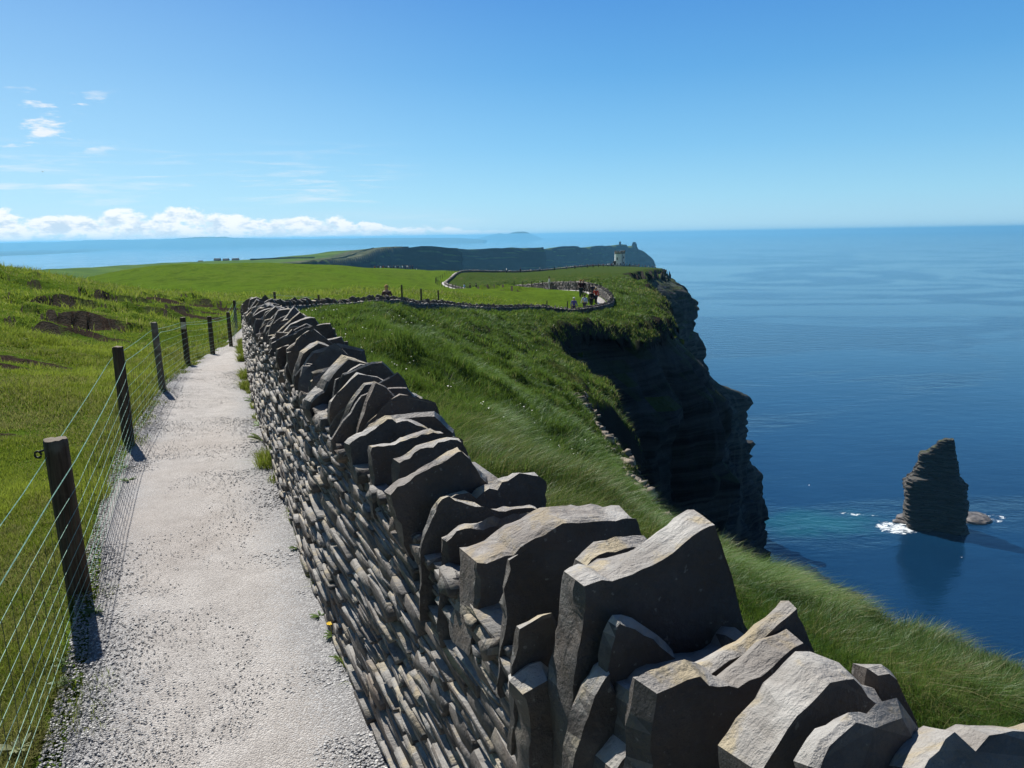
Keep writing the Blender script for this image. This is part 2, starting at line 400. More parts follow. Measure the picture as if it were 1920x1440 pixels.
M_GRAVEL = mat('loose_gravel', m_gravel)

def m_grass(c0, c1, cdry):
    def f(q):
        t = q.attr('tone'); d = q.attr('dry')
        col = q.mix(t, c0, c1); col = q.mix(d, col, cdry)
        a = q('ShaderNodeBsdfDiffuse'); q.link(col, a.inputs[0])
        b = q('ShaderNodeBsdfTranslucent'); q.link(q.mix(0.4, col, (0.16, 0.22, 0.02)), b.inputs[0])
        m = q('ShaderNodeMixShader'); m.inputs[0].default_value = 0.42; q.link(a.outputs[0], m.inputs[1]); q.link(b.outputs[0], m.inputs[2])
        g = q('ShaderNodeBsdfGlossy'); g.inputs[1].default_value = 0.42; g.inputs[0].default_value = (0.8, 0.9, 0.85, 1)
        m2 = q('ShaderNodeMixShader'); m2.inputs[0].default_value = 0.02; q.link(m.outputs[0], m2.inputs[1]); q.link(g.outputs[0], m2.inputs[2])
        return m2.outputs[0]
    return f
M_GRASS_LONG = mat('long_grass', m_grass((0.028, 0.074, 0.014), (0.120, 0.222, 0.048), (0.30, 0.255, 0.13)))
M_GRASS_SHORT = mat('short_grass', m_grass((0.115, 0.170, 0.016), (0.380, 0.450, 0.070), (0.42, 0.36, 0.18)))
M_WEED = mat('weed_leaf', m_grass((0.05, 0.12, 0.02), (0.14, 0.21, 0.06), (0.30, 0.32, 0.18)))

def m_sea(q):
    p = q.pos(); x, y, z = q.sep(p)
    p2 = q.scale(p, (1, 1, 0))
    w1 = q.noise(q.scale(p, (0.16, 0.30, 0), rot=(0, 0, R(-18))), 1.0, 6, 0.62, 0.3)
    w2 = q.noise(q.scale(p, (0.028, 0.06, 0), rot=(0, 0, R(-14))), 1.0, 4, 0.55, 0.2)
    sl = q.noise(q.scale(p, (0.0010, 0.0013, 0), rot=(0, 0, R(10))), 1.0, 4, 0.55, 2.2)
    depth = q.ss(q.noise(p2, 0.006, 3), 0.3, 0.7)
    base = q.mix(depth, (0.003, 0.021, 0.056), (0.004, 0.030, 0.076))
    # pale shallows beside the stack
    sx, sy = STACK[0], STACK[1]
    ddx = q.math('DIVIDE', q.math('SUBTRACT', x, sx - 78), 66.0); ddy = q.math('DIVIDE', q.math('SUBTRACT', y, sy + 8), 34.0)
    dd = q.math('SQRT', q.math('ADD', q.math('MULTIPLY', ddx, ddx), q.math('MULTIPLY', ddy, ddy)))
    dd = q.math('ADD', dd, q.math('MULTIPLY', q.math('SUBTRACT', q.noise(p2, 0.05, 6, 0.65), 0.5), 1.5))
    base = q.mix(q.ss(dd, 1.05, 0.1, 0.0, 0.5), base, (0.010, 0.12, 0.13))
    # surf round the stack
    fx = q.math('DIVIDE', q.math('SUBTRACT', x, sx - 27), 25.0); fy = q.math('DIVIDE', q.math('SUBTRACT', y, sy - 3), 19.0)
    fd = q.math('SQRT', q.math('ADD', q.math('MULTIPLY', fx, fx), q.math('MULTIPLY', fy, fy)))
    gx = q.math('DIVIDE', q.math('SUBTRACT', x, sx + 44), 17.0); gy = q.math('DIVIDE', q.math('SUBTRACT', y, sy + 14), 14.0)
    gd = q.math('SQRT', q.math('ADD', q.math('MULTIPLY', gx, gx), q.math('MULTIPLY', gy, gy)))
    hx = q.math('SUBTRACT', x, sx - 45); hy = q.math('SUBTRACT', q.math('MULTIPLY_ADD', hx, 0.28, y), sy + 24)
    hd = q.math('ADD', q.math('DIVIDE', q.math('ABSOLUTE', hx), 36.0), q.math('DIVIDE', q.math('ABSOLUTE', hy), 8.0))
    fo = q.math('MAXIMUM', q.math('MAXIMUM', q.ss(fd, 1.05, 0.35), q.math('MULTIPLY', q.ss(gd, 1.1, 0.6), 0.8)), q.math('MULTIPLY', q.ss(hd, 1.1, 0.1), 0.75))
    fn = q.noise(q.scale(p, (0.16, 0.28, 0)), 1.0, 8, 0.7, 0.8)
    foam = q.ss(q.math('ADD', fo, q.math('MULTIPLY', q.math('SUBTRACT', fn, 0.5), 3.0)), 0.80, 1.05)
    caps = q.ss(q.noise(q.scale(p, (0.10, 0.24, 0)), 1.0, 3, 0.5), 0.795, 0.82)
    foam = q.math('MAXIMUM', foam, q.math('MULTIPLY', caps, 0.7))
    col = q.mix(foam, base, (0.75, 0.80, 0.82))
    h = q.math('ADD', q.math('MULTIPLY', w1, 0.9), q.math('MULTIPLY', w2, 2.6))
    calm = q.ss(sl, 0.45, 0.53, 0.22, 1.0)
    bp = q('ShaderNodeBump'); bp.inputs['Distance'].default_value = 0.72; q.link(h, bp.inputs['Height']); q.link(q.math('MULTIPLY', calm, 0.95), bp.inputs['Strength'])
    b = q('ShaderNodeBsdfPrincipled'); q.link(col, b.inputs['Base Color'])
    q.link(q.math('MULTIPLY_ADD', foam, 0.5, 0.07), b.inputs['Roughness'])
    b.inputs['IOR'].default_value = 1.33; b.inputs['Specular IOR Level'].default_value = 0.7
    q.link(bp.outputs[0], b.inputs['Normal'])
    return b.outputs[0]
_b = Uz(1752, 985, SEA); STACK = (float(_b[0]), float(_b[1]))
M_SEA = mat('sea_water', m_sea)

def m_wood(q):
    p = q.pos(); t = q.attr('tone')
    g = q.noise(q.scale(p, (40, 40, 2.2)), 1.0, 6, 0.65)
    c = q.mix(q.ss(g, 0.3, 0.7), (0.035, 0.027, 0.021), (0.105, 0.082, 0.062))
    c = q.mix(q.ss(q.noise(p, 6, 4), 0.55, 0.75), c, (0.12, 0.115, 0.10))
    c = q.mix(q.ss(q.nz(), 0.6, 0.9), c, (0.20, 0.17, 0.135))
    return pbsdf(q, c, 0.85, q.bump(g, 0.6, 0.01), 0.2)
M_WOOD = mat('fence_wood', m_wood)
M_WIRE = plain('pale_green_twine', (0.22, 0.40, 0.31), 0.45, 0.4, 0.3, 30)
M_WIRE2 = plain('dark_netting', (0.07, 0.085, 0.07), 0.6, 0.3)
M_BLACK = plain('black_plastic', (0.012, 0.012, 0.013), 0.5, 0.4)
M_NOTICE = plain('notice_card', (0.50, 0.46, 0.36), 0.6)

# ------------------------------------------------------------------ ground surface (thin plate through surveyed points)
def warp(x, y):
    r = np.sqrt(x * x + (y + 6) ** 2); return np.c_[np.arctan2(x, y + 6) * 2.6, np.log(r)]
class TPS:
    def __init__(s, P, lam=0.004):
        P = np.asarray(P, float); s.c = warp(P[:, 0], P[:, 1]); m = len(P)
        K = s.k(s.c, s.c) + lam * np.eye(m); Q = np.c_[np.ones(m), s.c]
        A = np.zeros((m + 3, m + 3)); A[:m, :m] = K; A[:m, m:] = Q; A[m:, :m] = Q.T
        s.w = np.linalg.solve(A, np.r_[P[:, 2], 0, 0, 0])
    def k(s, a, b):
        d2 = ((a[:, None, :] - b[None]) ** 2).sum(-1); return 0.5 * d2 * np.log(d2 + 1e-12)
    def __call__(s, x, y):
        x = np.asarray(x, float); y = np.asarray(y, float); sh = x.shape; a = warp(x.ravel(), y.ravel()); out = np.empty(len(a)); m = len(s.c)
        for i in range(0, len(a), 60000):
            b = a[i:i + 60000]; out[i:i + 60000] = s.k(b, s.c) @ s.w[:m] + s.w[m] + b @ s.w[m + 1:]
        return out.reshape(sh)

GP = [(-6, -5, .0), (0, -5, 0), (-2, 0, 0), (0, 0, 0), (1.4, -3, 0), (-9, 2, .05), (-2, 4, 0), (-0.5, 2.4, 0), (-14, 6, .2), (2.2, -3, -.5), (2, 2, -.55), (6, -4, -2.2), (4.0, 0, -1.5), (-3.9, 10, -.15)]
def gp(*L, dz=0.0):
    for px, py, f in L: q = U(px, py, f); GP.append((q[0], q[1], q[2] + dz))
gp((150, 1100, 4.16), (242, 832, 7.4), (305, 731, 10.4), (352, 683, 14.5), (399, 661, 18.2), (433, 645, 21))
gp((455, 648, 20.5), (0, 820, 7.6), (0, 700, 11.2), (0, 600, 20), (0, 500, 45), (100, 516, 50), (200, 536, 50), (255, 548, 50), (350, 562, 45), (440, 577, 40), (300, 592, 30), (150, 622, 22), (60, 560, 30))
gp((470, 571, 50), (600, 540, 85), (600, 520, 130), (400, 540, 105), (300, 540, 105), (580, 502, 230), (400, 512, 230), (245, 525, 230), (850, 511, 220), (740, 505, 240), (120, 545, 120), (0, 545, 110))
# outside the wall, down to the cliff edge
gp((1900, 1300, 4.5), (1560, 1150, 5.5), (1420, 1080, 6), (1150, 950, 9), dz=-.2)
gp((1350, 992, 14), (1260, 960, 17), dz=-.5)
gp((1920, 1225, 6), (2050, 1290, 5.4), dz=-.16)
gp((1165, 822, 28), (1112, 742, 33), (1150, 720, 40), (1172, 792, 36), (1092, 672, 46), (1215, 890, 22), dz=-.5)
gp((1540, 1050, 9), (1440, 1020, 11), (1380, 998, 13), dz=-.55)
gp((1630, 1100, 8.2), (1720, 1150, 7.5), dz=-.36)
gp((1050, 880, 7), (900, 770, 11), (760, 650, 18), (600, 592, 26), (700, 602, 28), (850, 650, 30), (900, 800, 14), (1000, 900, 8), (1000, 750, 24), (950, 700, 30), (1100, 850, 17), (1050, 780, 24), (900, 622, 44), (800, 600, 41), (1000, 600, 60), (1150, 592, 70), (1200, 582, 79))
gp((1010, 627, 53), (1100, 607, 62), (1160, 604, 66), (1230, 607, 72), (1250, 588, 82))
gp((730, 562, 40.5), (640, 570, 35), (800, 567, 47), (900, 577, 59), (1000, 578, 68), (1075, 586, 71), (1128, 577, 74.5), (1092, 546, 81), (1117, 562, 78))
gp((1185, 528, 150), (1160, 535, 110), (1150, 512, 250), (1163, 499.5, 430), (1163, 502, 395), (1163, 505, 350), (1158, 509, 300), (1205, 504, 390), (1200, 500, 430), (1240, 505, 440), (1050, 508, 300), (1060, 538, 89), (1000, 536, 96), (940, 541, 104), (900, 545, 112), (1060, 537, 98), (1000, 541, 106), (940, 545, 118), (880, 549, 145), (900, 562, 68), (1000, 551, 84), (950, 521, 200), (850, 542, 150), (1000, 513, 260), (1060, 560, 78), (840, 530, 190))
GP += [(-120, 400, -38), (-40, 420, -30), (-200, 300, -40), (-60, 600, -60), (20, 560, -40), (60, 560, -40), (-300, 520, -60), (-420, 300, -40), (-300, 120, -14), (-150, 100, -6), (40, 420, -15)]
LAND = TPS(GP)

# wall line: left (path side) face near, then the far bends
WALL_N = np.array([(2.35, -4.0), (1.5, -1.9), (0.66, 0.0), (-0.44, 2.6), (-1.31, 4.6), (-3.35, 9.9), (-5.55, 16.0), (-7.35, 21.3), (-8.15, 25.5)])
_wf = [(560, 572, 29.5), (640, 558, 34), (730, 551, 40), (800, 560, 46), (900, 571, 58), (1000, 573, 67), (1075, 579, 70), (1120, 573, 73), (1142, 561, 77), (1140, 546, 82), (1122, 533, 87), (1106, 523, 92)]
WALL_F = np.array([U(*p)[:2] for p in _wf])
_wb = [(1106, 523, 92), (1060, 527, 98), (1000, 531, 106), (940, 534, 118), (880, 541, 145), (846, 545, 162), (836, 537, 178), (846, 524, 198), (880, 515, 235), (950, 511, 270), (1040, 506, 320), (1110, 502, 380), (1150, 500, 415)]
WALL_B = np.array([U(*p)[:2] for p in _wb])
WALL1 = np.vstack([WALL_N, WALL_F]); WALLD = densify(np.vstack([WALL1, WALL_B[1:]]), lambda p: max(0.3, 0.03 * abs(p[1])))
# path edges
PATH_L = np.array([(0.3, -4.0), (-0.35, -1.5), (-0.95, 0.4), (-1.76, 2.5), (-2.18, 3.5), (-2.52, 4.2), (-3.74, 7.1), (-5.86, 13.6), (-7.52, 19.3), (-8.45, 23.5), (-9.1, 27.5), (-8.9, 31), (-8.0, 35.5)])
# cliff edge, walked from behind the camera to the headland and round into the bay
COAST = [(9.0, -12, .1), (6.0, -3, .1), (5.0, 2.5, .1)]
for px, py, f, s in [(1920, 1225, 6, .1), (1720, 1150, 7.5, .1), (1540, 1050, 9, .1), (1400, 1002, 12.5, .1), (1350, 992, 14, .1), (1262, 960, 17, .1), (1165, 822, 28, .06), (1112, 742, 33, .03), (1172, 792, 36, .03), (1152, 720, 40, .03), (1092, 672, 46, .03), (1010, 627, 53, .03), (1040, 612, 57, .04), (1100, 607, 62, .06), (1160, 604, 66, .1), (1232, 607, 72, .14), (1252, 588, 82, .16)]:
    q = U(px, py, f); COAST.append((q[0], q[1], s))
COAST += [(19.5, 105, .16), (20, 128, .14), (25, 160, .12), (33, 220, .2), (50, 300, .45), (70, 375, .8), (86, 435, 1.0), (91, 475, 1.0), (84, 520, .8), (40, 570, .5), (-60, 640, .3), (-220, 700, .3)]
COAST = np.array(COAST)
CD = densify(COAST, lambda p: 0.35 + 0.02 * max(0, p[1]))
CPOLY = np.vstack([CD[:, :2], [(-900, 700), (-900, -60), (9, -60)]])

def rough_mask(x, y):
    d, s, a = pdist(x, y, WALLD[:, :2])
    return sst(d * np.sign(s), 0.1, 0.5)        # right of the wall
SCARS = [(45, 541, 34, 2.9, .34), (215, 568, 34, 2.2, .32), (120, 588, 27, 2.0, .34), (165, 610, 23.5, 1.7, .36), (20, 535, 38, 2.6, .25), (325, 571, 40, 2.2, .28), (420, 578, 38, 2.8, .34), (330, 590, 32, 1.6, .3), (280, 598, 28, 1.2, .25), (60, 625, 20, 1.0, .25), (100, 600, 25, 1.0, .28), (960, 553, 88, 2.0, .4), (920, 548, 95, 3.0, .5), (370, 566, 44, 2.0, .2), (505, 563, 46, 2.5, .2)]
SCW = [(*Uz(px, py, float(LAND(*U(px, py, f)[:2].reshape(2, 1))[0]))[:2], w, h) if False else (*U(px, py, f)[:2], w, h) for px, py, f, w, h in SCARS]
MUDS = [(150, 608, 23, 1.3, .9), (170, 628, 21, 1.2, .8), (360, 584, 36, 4.0, 1.2), (440, 583, 33, 2.2, 1.0), (200, 640, 19, 1.0, .5), (330, 597, 29, 2.2, .9), (30, 815, 7.7, .35, .25), (60, 690, 13, 1.0, .5), (10, 700, 12, 1.2, .4), (130, 780, 9.0, .3, .2), (45, 1180, 3.7, .16, .12), (180, 745, 10, .4, .3)]
MUW = [(*U(px, py, f)[:2], a, b) for px, py, f, a, b in MUDS]
def ground_all(x, y):
    x = np.asarray(x, float); y = np.asarray(y, float)
    z = LAND(x, y); rough = rough_mask(x, y)
    far = np.hypot(x, y)
    # inside of the wall lies lower than the banked-up outside along the far bends
    inner = (1 - rough) * sst(y, 27, 36) * (1 - sst(y, 95, 120)) * (x > -30)
    d, s, a = pdist(x, y, WALLD[:, :2]); inner = inner * (1 - sst(d, 0.5, 9))
    z = z - 0.55 * inner
    # hummocks: pasture
    dl, sl_, _ = pdist(x, y, PATH_L)
    pm = sst(dl * -sl_, 0.1, 2.0) * (1 - rough)
    hill = np.exp(-((x + 17) / 11) ** 2 - ((y - 31) / 15) ** 2)
    z = z + pm * (0.035 * fbm(x * 1.4, y * 1.4, oct=3, seed=3) + 0.09 * fbm(x * .3, y * .3, oct=3, seed=4) * sst(far, 5, 14))
    z = z + pm * hill * (0.16 * fbm(x * .55, y * .9, oct=3, seed=5) + 0.09 * np.abs(fbm(x * 1.1, y * 1.9, oct=2, seed=6)))
    z = z + pm * sst(far, 60, 140) * 0.25 * fbm(x * .06, y * .06, oct=3, seed=8)
    mud = np.zeros_like(x)
    for sx, sy, w, h in SCW:
        yy = y - sy - 0.5 * vnoise(x * 1.3 + sx, 0 * x + sy, seed=9) - 0.05 * (x - sx) ** 2 / w
        win = np.exp(-((x - sx) / w) ** 4) * (0.75 + 0.5 * vnoise(x * 2.2, 0 * x + 3.3 * sx, seed=17))
        up = sst(yy, -0.06, 0.10) * np.exp(-np.maximum(yy, 0) / 2.2); dn = np.exp(-np.maximum(-yy, 0) / 1.1) * (yy < 0)
        z = z + win * h * 1.35 * (1.0 * up - 0.45 * dn * (1 - sst(yy, -0.1, 0.08)))
        mud = np.maximum(mud, 0.62 * win * np.exp(-((yy + 0.5) / 0.5) ** 2))
    for mx, my, a_, b_ in MUW:
        mud = np.maximum(mud, 1.05 * np.exp(-((x - mx) / a_) ** 2 - ((y - my) / b_) ** 2))
    mud = mud * pm
    # wind-combed hummocks outside the wall
    u = x * 0.80 - y * 0.60; v = x * 0.60 + y * 0.80
    zone = rough * (1 - sst(far, 160, 280)) * sst(d, .2, 2.5)
    amp = 0.14 + 0.34 * sst(far, 9, 45)
    wx = 0.6 * fbm(x * .2, y * .2, oct=2, seed=31)
    z = z + zone * amp * (0.75 * fbm(u * .16 + wx, v * .55, oct=3, seed=11) + 0.35 * np.abs(fbm(u * .5, v * 1.1, oct=2, seed=12)))
    z = z + zone * .17 * sst(far, 6, 16) * (1 - .5 * sst(far, 60, 120)) * (np.abs(fbm(x * .55, y * .55, oct=3, seed=14)) * 2.2 - .7)
    z = z + zone * sst(far, 60, 130) * 0.9 * fbm(x * .05, y * .05, oct=3, seed=13)
    return z, rough, mud
def gz(x, y):
    x = np.atleast_1d(np.asarray(x, float)); y = np.atleast_1d(np.asarray(y, float)); return ground_all(x, y)[0]
def gz1(x, y): return float(gz(x, y)[0])

# polar sheet, fine near the lookout
nr, na = 760, 860
rr = np.exp(np.linspace(math.log(0.8), math.log(760), nr)); aa = np.radians(np.linspace(-68, 66, na))
RR, AA = np.meshgrid(rr, aa, indexing='ij')
GX = RR * np.sin(AA); GY = RR * np.cos(AA) - 6
GZ, GR, GM = ground_all(GX, GY)
_dc, _sc, _ = pdist(GX.ravel(), GY.ravel(), CD[:, :2]); _dc = _dc.reshape(GX.shape)
ins = inpoly(GX.ravel(), GY.ravel(), CPOLY).reshape(GX.shape)
sdc = np.where(ins, -_dc, _dc)
wob = 0.5 * (0.4 + 0.02 * np.maximum(GY, 0)) * fbm(GX * .5, GY * .5, oct=3, seed=21)
sdw = sdc + wob
lim = 0.45 + 0.011 * np.maximum(GY, 0)
GZ = GZ - np.clip(sdw + 0.4 * lim, 0, None) ** 1.3 * 1.1 / lim ** 0.3
keep = sdw < lim
idx = np.arange(nr * na).reshape(nr, na)
quads = np.stack([idx[:-1, :-1], idx[:-1, 1:], idx[1:, 1:], idx[1:, :-1]], -1).reshape(-1, 4)[:, ::-1]
kf = keep.ravel()[quads].all(1)
quads = quads[kf]
used = np.zeros(nr * na, bool); used[quads.ravel()] = True; remap = np.cumsum(used) - 1
GV = np.c_[GX.ravel(), GY.ravel(), GZ.ravel()][used]
ground = mesh('ground', GV, remap[quads], M_GROUND, smooth=True, attrs={'mud': GM.ravel()[used], 'rough': GR.ravel()[used]})
tag(ground, kind='structure')

# ------------------------------------------------------------------ near cliffs (loft down from the edge)
LEV_Z = np.array([0, -4, -12, -24, -38, -59, -75, -83, -97, -131, -155, -182, -206.0])
LEV_O = np.array([0, 2, 7, 13, 18, 20, 21, 41, 46, 51, 57, 63, 66.0])
CC = densify(COAST, lambda p: 0.5 + 0.012 * max(0, p[1])); 
CC = CC[CC[:, 1] > -13]
tn = np.gradient(CC[:, :2], axis=0); tn /= np.linalg.norm(tn, axis=1)[:, None]
for _ in range(6): tn[1:-1] = (tn[:-2] + tn[1:-1] * 2 + tn[2:]) / 4
tn /= np.linalg.norm(tn, axis=1)[:, None]
nrm = np.c_[tn[:, 1], -tn[:, 0]]                       # outward (to the right of travel)
tip = sst(CC[:, 2], .4, .9)[:, None]; nrm = nrm * (1 - tip) + np.array([[1.0, 0.12]]) * tip; nrm /= np.linalg.norm(nrm, axis=1)[:, None]
ztop = LAND(CC[:, 0], CC[:, 1]) - 0.25 - 0.004 * np.maximum(CC[:, 1], 0)
nl = 130
tt = np.linspace(0, 1, nl) ** 1.15
LV = np.zeros((len(CC), nl, 3))
arc = np.r_[0, np.cumsum(np.linalg.norm(np.diff(CC[:, :2], axis=0), axis=1))]
inset = 0.25 + 0.008 * np.maximum(CC[:, 1], 0)
for k in range(nl):
    zz = ztop + (SEA - 6 - ztop) * tt[k]
    rel = np.clip((zz - ztop) / (SEA - 6 - ztop), 0, 1)
    off = np.interp(rel * 206, -LEV_Z, LEV_O) * CC[:, 2]
    A = sst(tt[k], 0, .05) * (0.5 + 0.006 * np.maximum(CC[:, 1], 0)) * (1 + 1.0 * sst(CC[:, 1], 30, 60) * (1 - sst(CC[:, 1], 130, 220)))
    X = CC[:, 0]; Y = CC[:, 1]
    st = np.floor(zz / 3.3 + 0.6 * vnoise(X * .03, Y * .03, seed=41))
    d = (1.5 + 1.0 * sst(Y, 300, 430)) * fbm(arc * .11, zz * .03, oct=4, seed=42) + 0.28 * (_h(st, np.floor(arc / 9.0 + 0.3 * st), 0 * st, 44) * 2 - 1) + 0.4 * fbm(arc * .4, zz * .35, oct=3, seed=45)
    d = d + 0.8 * (_h(np.floor(zz / 12 + .5 * vnoise(X * .02, Y * .02, seed=48)), np.floor(arc / 30.), 0 * st, 49) * 2 - 1) * sst(Y, 40, 200)
    d = d + 2.0 * np.abs(fbm(arc * .06, zz * .007, oct=2, seed=47))
    off = off + A * d - inset * (1 - sst(tt[k], 0, .02))
    LV[:, k] = np.c_[X + nrm[:, 0] * off, Y + nrm[:, 1] * off, zz]
ii = np.arange(len(CC) * nl).reshape(len(CC), nl)
cq = np.stack([ii[:-1, :-1], ii[:-1, 1:], ii[1:, 1:], ii[1:, :-1]], -1).reshape(-1, 4)
cliff = mesh('cliffs', LV.reshape(-1, 3), cq, M_CLIFF, smooth=False)
tag(cliff, kind='structure')

# ------------------------------------------------------------------ far land: pasture valley and the line of far headlands
FP = []
for px, py, f in [(80, 506, 900), (180, 500, 1000), (350, 490, 1200), (430, 489, 1300), (520, 483, 1400), (560, 478, 1500), (620, 471, 1600), (690, 467, 1620), (720, 463, 1640),
                  (270, 522, 720), (400, 515, 760), (480, 506, 850), (560, 495, 1000), (600, 489, 1100), (640, 484, 1250), (300, 510, 900), (450, 498, 1100), (600, 481, 1420), (660, 475, 1450), (180, 515, 760), (100, 518, 700)]:
    FP.append(tuple(U(px, py, f)))
FP += [(-900, 1500, -110), (-600, 2000, -120), (-200, 2100, -70), (-1100, 1100, -130), (-700, 560, -60), (-300, 560, -60), (-80, 620, -60), (-1300, 1600, -200), (-900, 2200, -205)]
FARL = TPS(FP, 0.002)
FC = np.array([U(560, 497, 950)[:2], U(604, 491, 1050)[:2], U(650, 489, 1180)[:2], U(690, 483, 1330)[:2], U(712, 474, 1500)[:2], U(735, 470, 1560)[:2], U(760, 468, 1570)[:2]])
fr = np.linspace(560, 2150, 150); fa = np.radians(np.linspace(-46, -4, 300))
FR, FA = np.meshgrid(fr, fa, indexing='ij'); FX = FR * np.tan(FA); FY = FR
FZ = FARL(FX, FY) + 1.2 * fbm(FX * .012, FY * .012, oct=3, seed=51)
dF, sF, _ = pdist(FX.ravel(), FY.ravel(), FC); sF = (dF * sF).reshape(FX.shape)
keepF = (sF < 6) & (FX < U(770, 470, 1700)[0] / 1700 * FY)
FZ = FZ - np.clip(sF + 2, 0, None) * 2.0
rgh = sst(sF, -85, -55) * (1 - sst(FY, 1900, 2000))
fi = np.arange(FX.size).reshape(FX.shape)
fq = np.stack([fi[:-1, :-1], fi[:-1, 1:], fi[1:, 1:], fi[1:, :-1]], -1).reshape(-1, 4)[:, ::-1]; fq = fq[keepF.ravel()[fq].all(1)]
us = np.zeros(FX.size, bool); us[fq.ravel()] = True; rm = np.cumsum(us) - 1
fland = mesh('terrain', np.c_[FX.ravel(), FY.ravel(), FZ.ravel()][us], rm[fq], M_FIELD, smooth=True, attrs={'rough': rgh.ravel()[us]}); tag(fland, kind='structure')

def headland(edge, depth_dir, depth, name='hills', back_drop=0.0, rows=46, amp=8.0, seed=0, lean=0.08, nb=8, step=14):
    """edge: top-edge points (x, y, z) walked so that the sea is on the right; loft down to the sea and back over the land"""
    E = densify(np.array(edge), step); t_ = np.gradient(E[:, :2], axis=0); t_ /= np.linalg.norm(t_, axis=1)[:, None]
    n_ = np.c_[t_[:, 1], -t_[:, 0]]; ar = np.r_[0, np.cumsum(np.linalg.norm(np.diff(E[:, :2], axis=0), axis=1))]
    E[:, 2] += 1.6 * fbm(ar * .02, ar * 0 + seed, oct=4, seed=60 + seed)
    m = len(E); grid = []
    for k in range(nb, 0, -1):
        g = k / nb; z = E[:, 2] + 2 * math.sin(g * 3) + back_drop * g
        grid.append(np.c_[E[:, 0] + depth_dir[0] * depth * g, E[:, 1] + depth_dir[1] * depth * g, z])
    for k in range(rows):
        g = k / (rows - 1); z = E[:, 2] + (SEA - 6 - E[:, 2]) * g
        st = np.floor(z / 7)
        off = lean * (E[:, 2] - z) + min(1, k / 2) * amp * (fbm(ar * .018, z * .006, oct=4, seed=seed + 70) + 0.35 * (_h(st, np.floor(ar / 40), st * 0, seed) * 2 - 1) + .8 * np.abs(fbm(ar * .05, z * .003, oct=2, seed=seed + 90)))
        grid.append(np.c_[E[:, 0] + n_[:, 0] * off, E[:, 1] + n_[:, 1] * off, z])
    G = np.array(grid); i_ = np.arange(G.shape[0] * m).reshape(G.shape[0], m)
    q_ = np.stack([i_[:-1, :-1], i_[1:, :-1], i_[1:, 1:], i_[:-1, 1:]], -1).reshape(-1, 4)
    o = mesh(name, G.reshape(-1, 3), q_, M_FIELD, smooth=False, attrs={'rough': np.full(G.shape[0] * m, .45)}); return tag(o, kind='structure')
headland([U(545, 505, 900), U(575, 497, 960), U(604, 490, 1050), U(650, 487, 1200), U(690, 481, 1360), U(712, 472, 1500), U(735, 466, 1560), U(770, 464, 1570), U(800, 463, 1580), U(830, 464, 1590), U(857, 466, 1600), U(852, 466, 1680), U(840, 466, 1800)], (-.6, .8), 170, back_drop=-16, seed=1)
headland([U(835, 469, 1900), U(858, 467.5, 2000), U(900, 467, 2020), U(960, 464.5, 2060), U(1000, 464, 2080), U(1019, 464.5, 2100), U(1012, 465, 2200), U(990, 466, 2400)], (-.3, .95), 240, back_drop=-20, seed=2, step=18)
headland([U(1010, 470, 2560), U(1022, 467, 2600), U(1045, 463.5, 2660), U(1052, 462, 2680), U(1083, 462, 2700), U(1088, 464, 2710), U(1120, 461.5, 2900), U(1143, 460.5, 3050), U(1150, 462, 3100), U(1158, 459, 3150), U(1175, 459, 3200), U(1177, 463, 3210), U(1184, 464, 3220), U(1188, 460, 3230), U(1192, 460, 3235), U(1194, 466, 3240), U(1206, 471, 3260), U(1216, 479, 3270), U(1226, 488, 3280), U(1231, 505, 3290), U(1232, 525, 3330), U(1225, 530, 3500)], (-.3, .95), 420, back_drop=-30, seed=3, step=12, lean=0.16)

def hedge(pts, w, h, lab, seed, mt=None):
    E = densify(np.array([U(*p) for p in pts]), 6.0); m = len(E); t_ = np.gradient(E[:, :2], axis=0); t_ /= np.linalg.norm(t_, axis=1)[:, None]; n_ = np.c_[t_[:, 1], -t_[:, 0]]; ar = np.arange(m); V = []
    zb = FARL(E[:, 0], E[:, 1]); zb = np.maximum(zb, E[:, 2] - 2)
    for k, (o_, z_) in enumerate(((-1, -1.5), (-.9, .6), (-.3, 1), (.35, .95), (.9, .5), (1, -1.5))):
        nn = 1 + .45 * fbm(ar * .35, ar * 0 + k * .6, oct=3, seed=seed); V.append(np.c_[E[:, :2] + n_ * (o_ * w / 2 * nn)[:, None], zb + h * z_ * (nn if z_ > 0 else 1)])
    G = np.array(V); i_ = np.arange(6 * m).reshape(6, m); q_ = np.stack([i_[:-1, :-1], i_[:-1, 1:], i_[1:, 1:], i_[1:, :-1]], -1).reshape(-1, 4)
    return tag(mesh('hedge', G.reshape(-1, 3), q_, mt or M_HEDGE, None, E[0]), lab, 'hedge')
M_HEDGE = plain('hedge_leaf', (0.030, 0.040, 0.018), .95, 0, .5, .4)
hedge([(262, 523.5, 700), (300, 520.5, 730), (345, 516.5, 760), (400, 512, 800), (440, 508, 840)], 7, 2.6, 'dark hedge line sloping up the valley just behind the bright field', 301)
hedge([(440, 508, 860), (500, 503, 900), (545, 499, 940), (572, 494.5, 960), (590, 489.5, 1000)], 9, 3.2, 'dark scrubby bank climbing to the start of the far cliffs', 302)
hedge([(470, 489.5, 1280), (520, 487.3, 1300), (560, 485.5, 1310), (590, 484.5, 1320)], 5, 1.6, 'thin dark hedge across the far rise below the pale slope', 303)
hedge([(606, 489, 1090), (640, 481.5, 1250), (670, 473.5, 1420), (700, 467, 1560)], 4, 1.3, 'hedge along the top of the sloping far cliff field', 304)

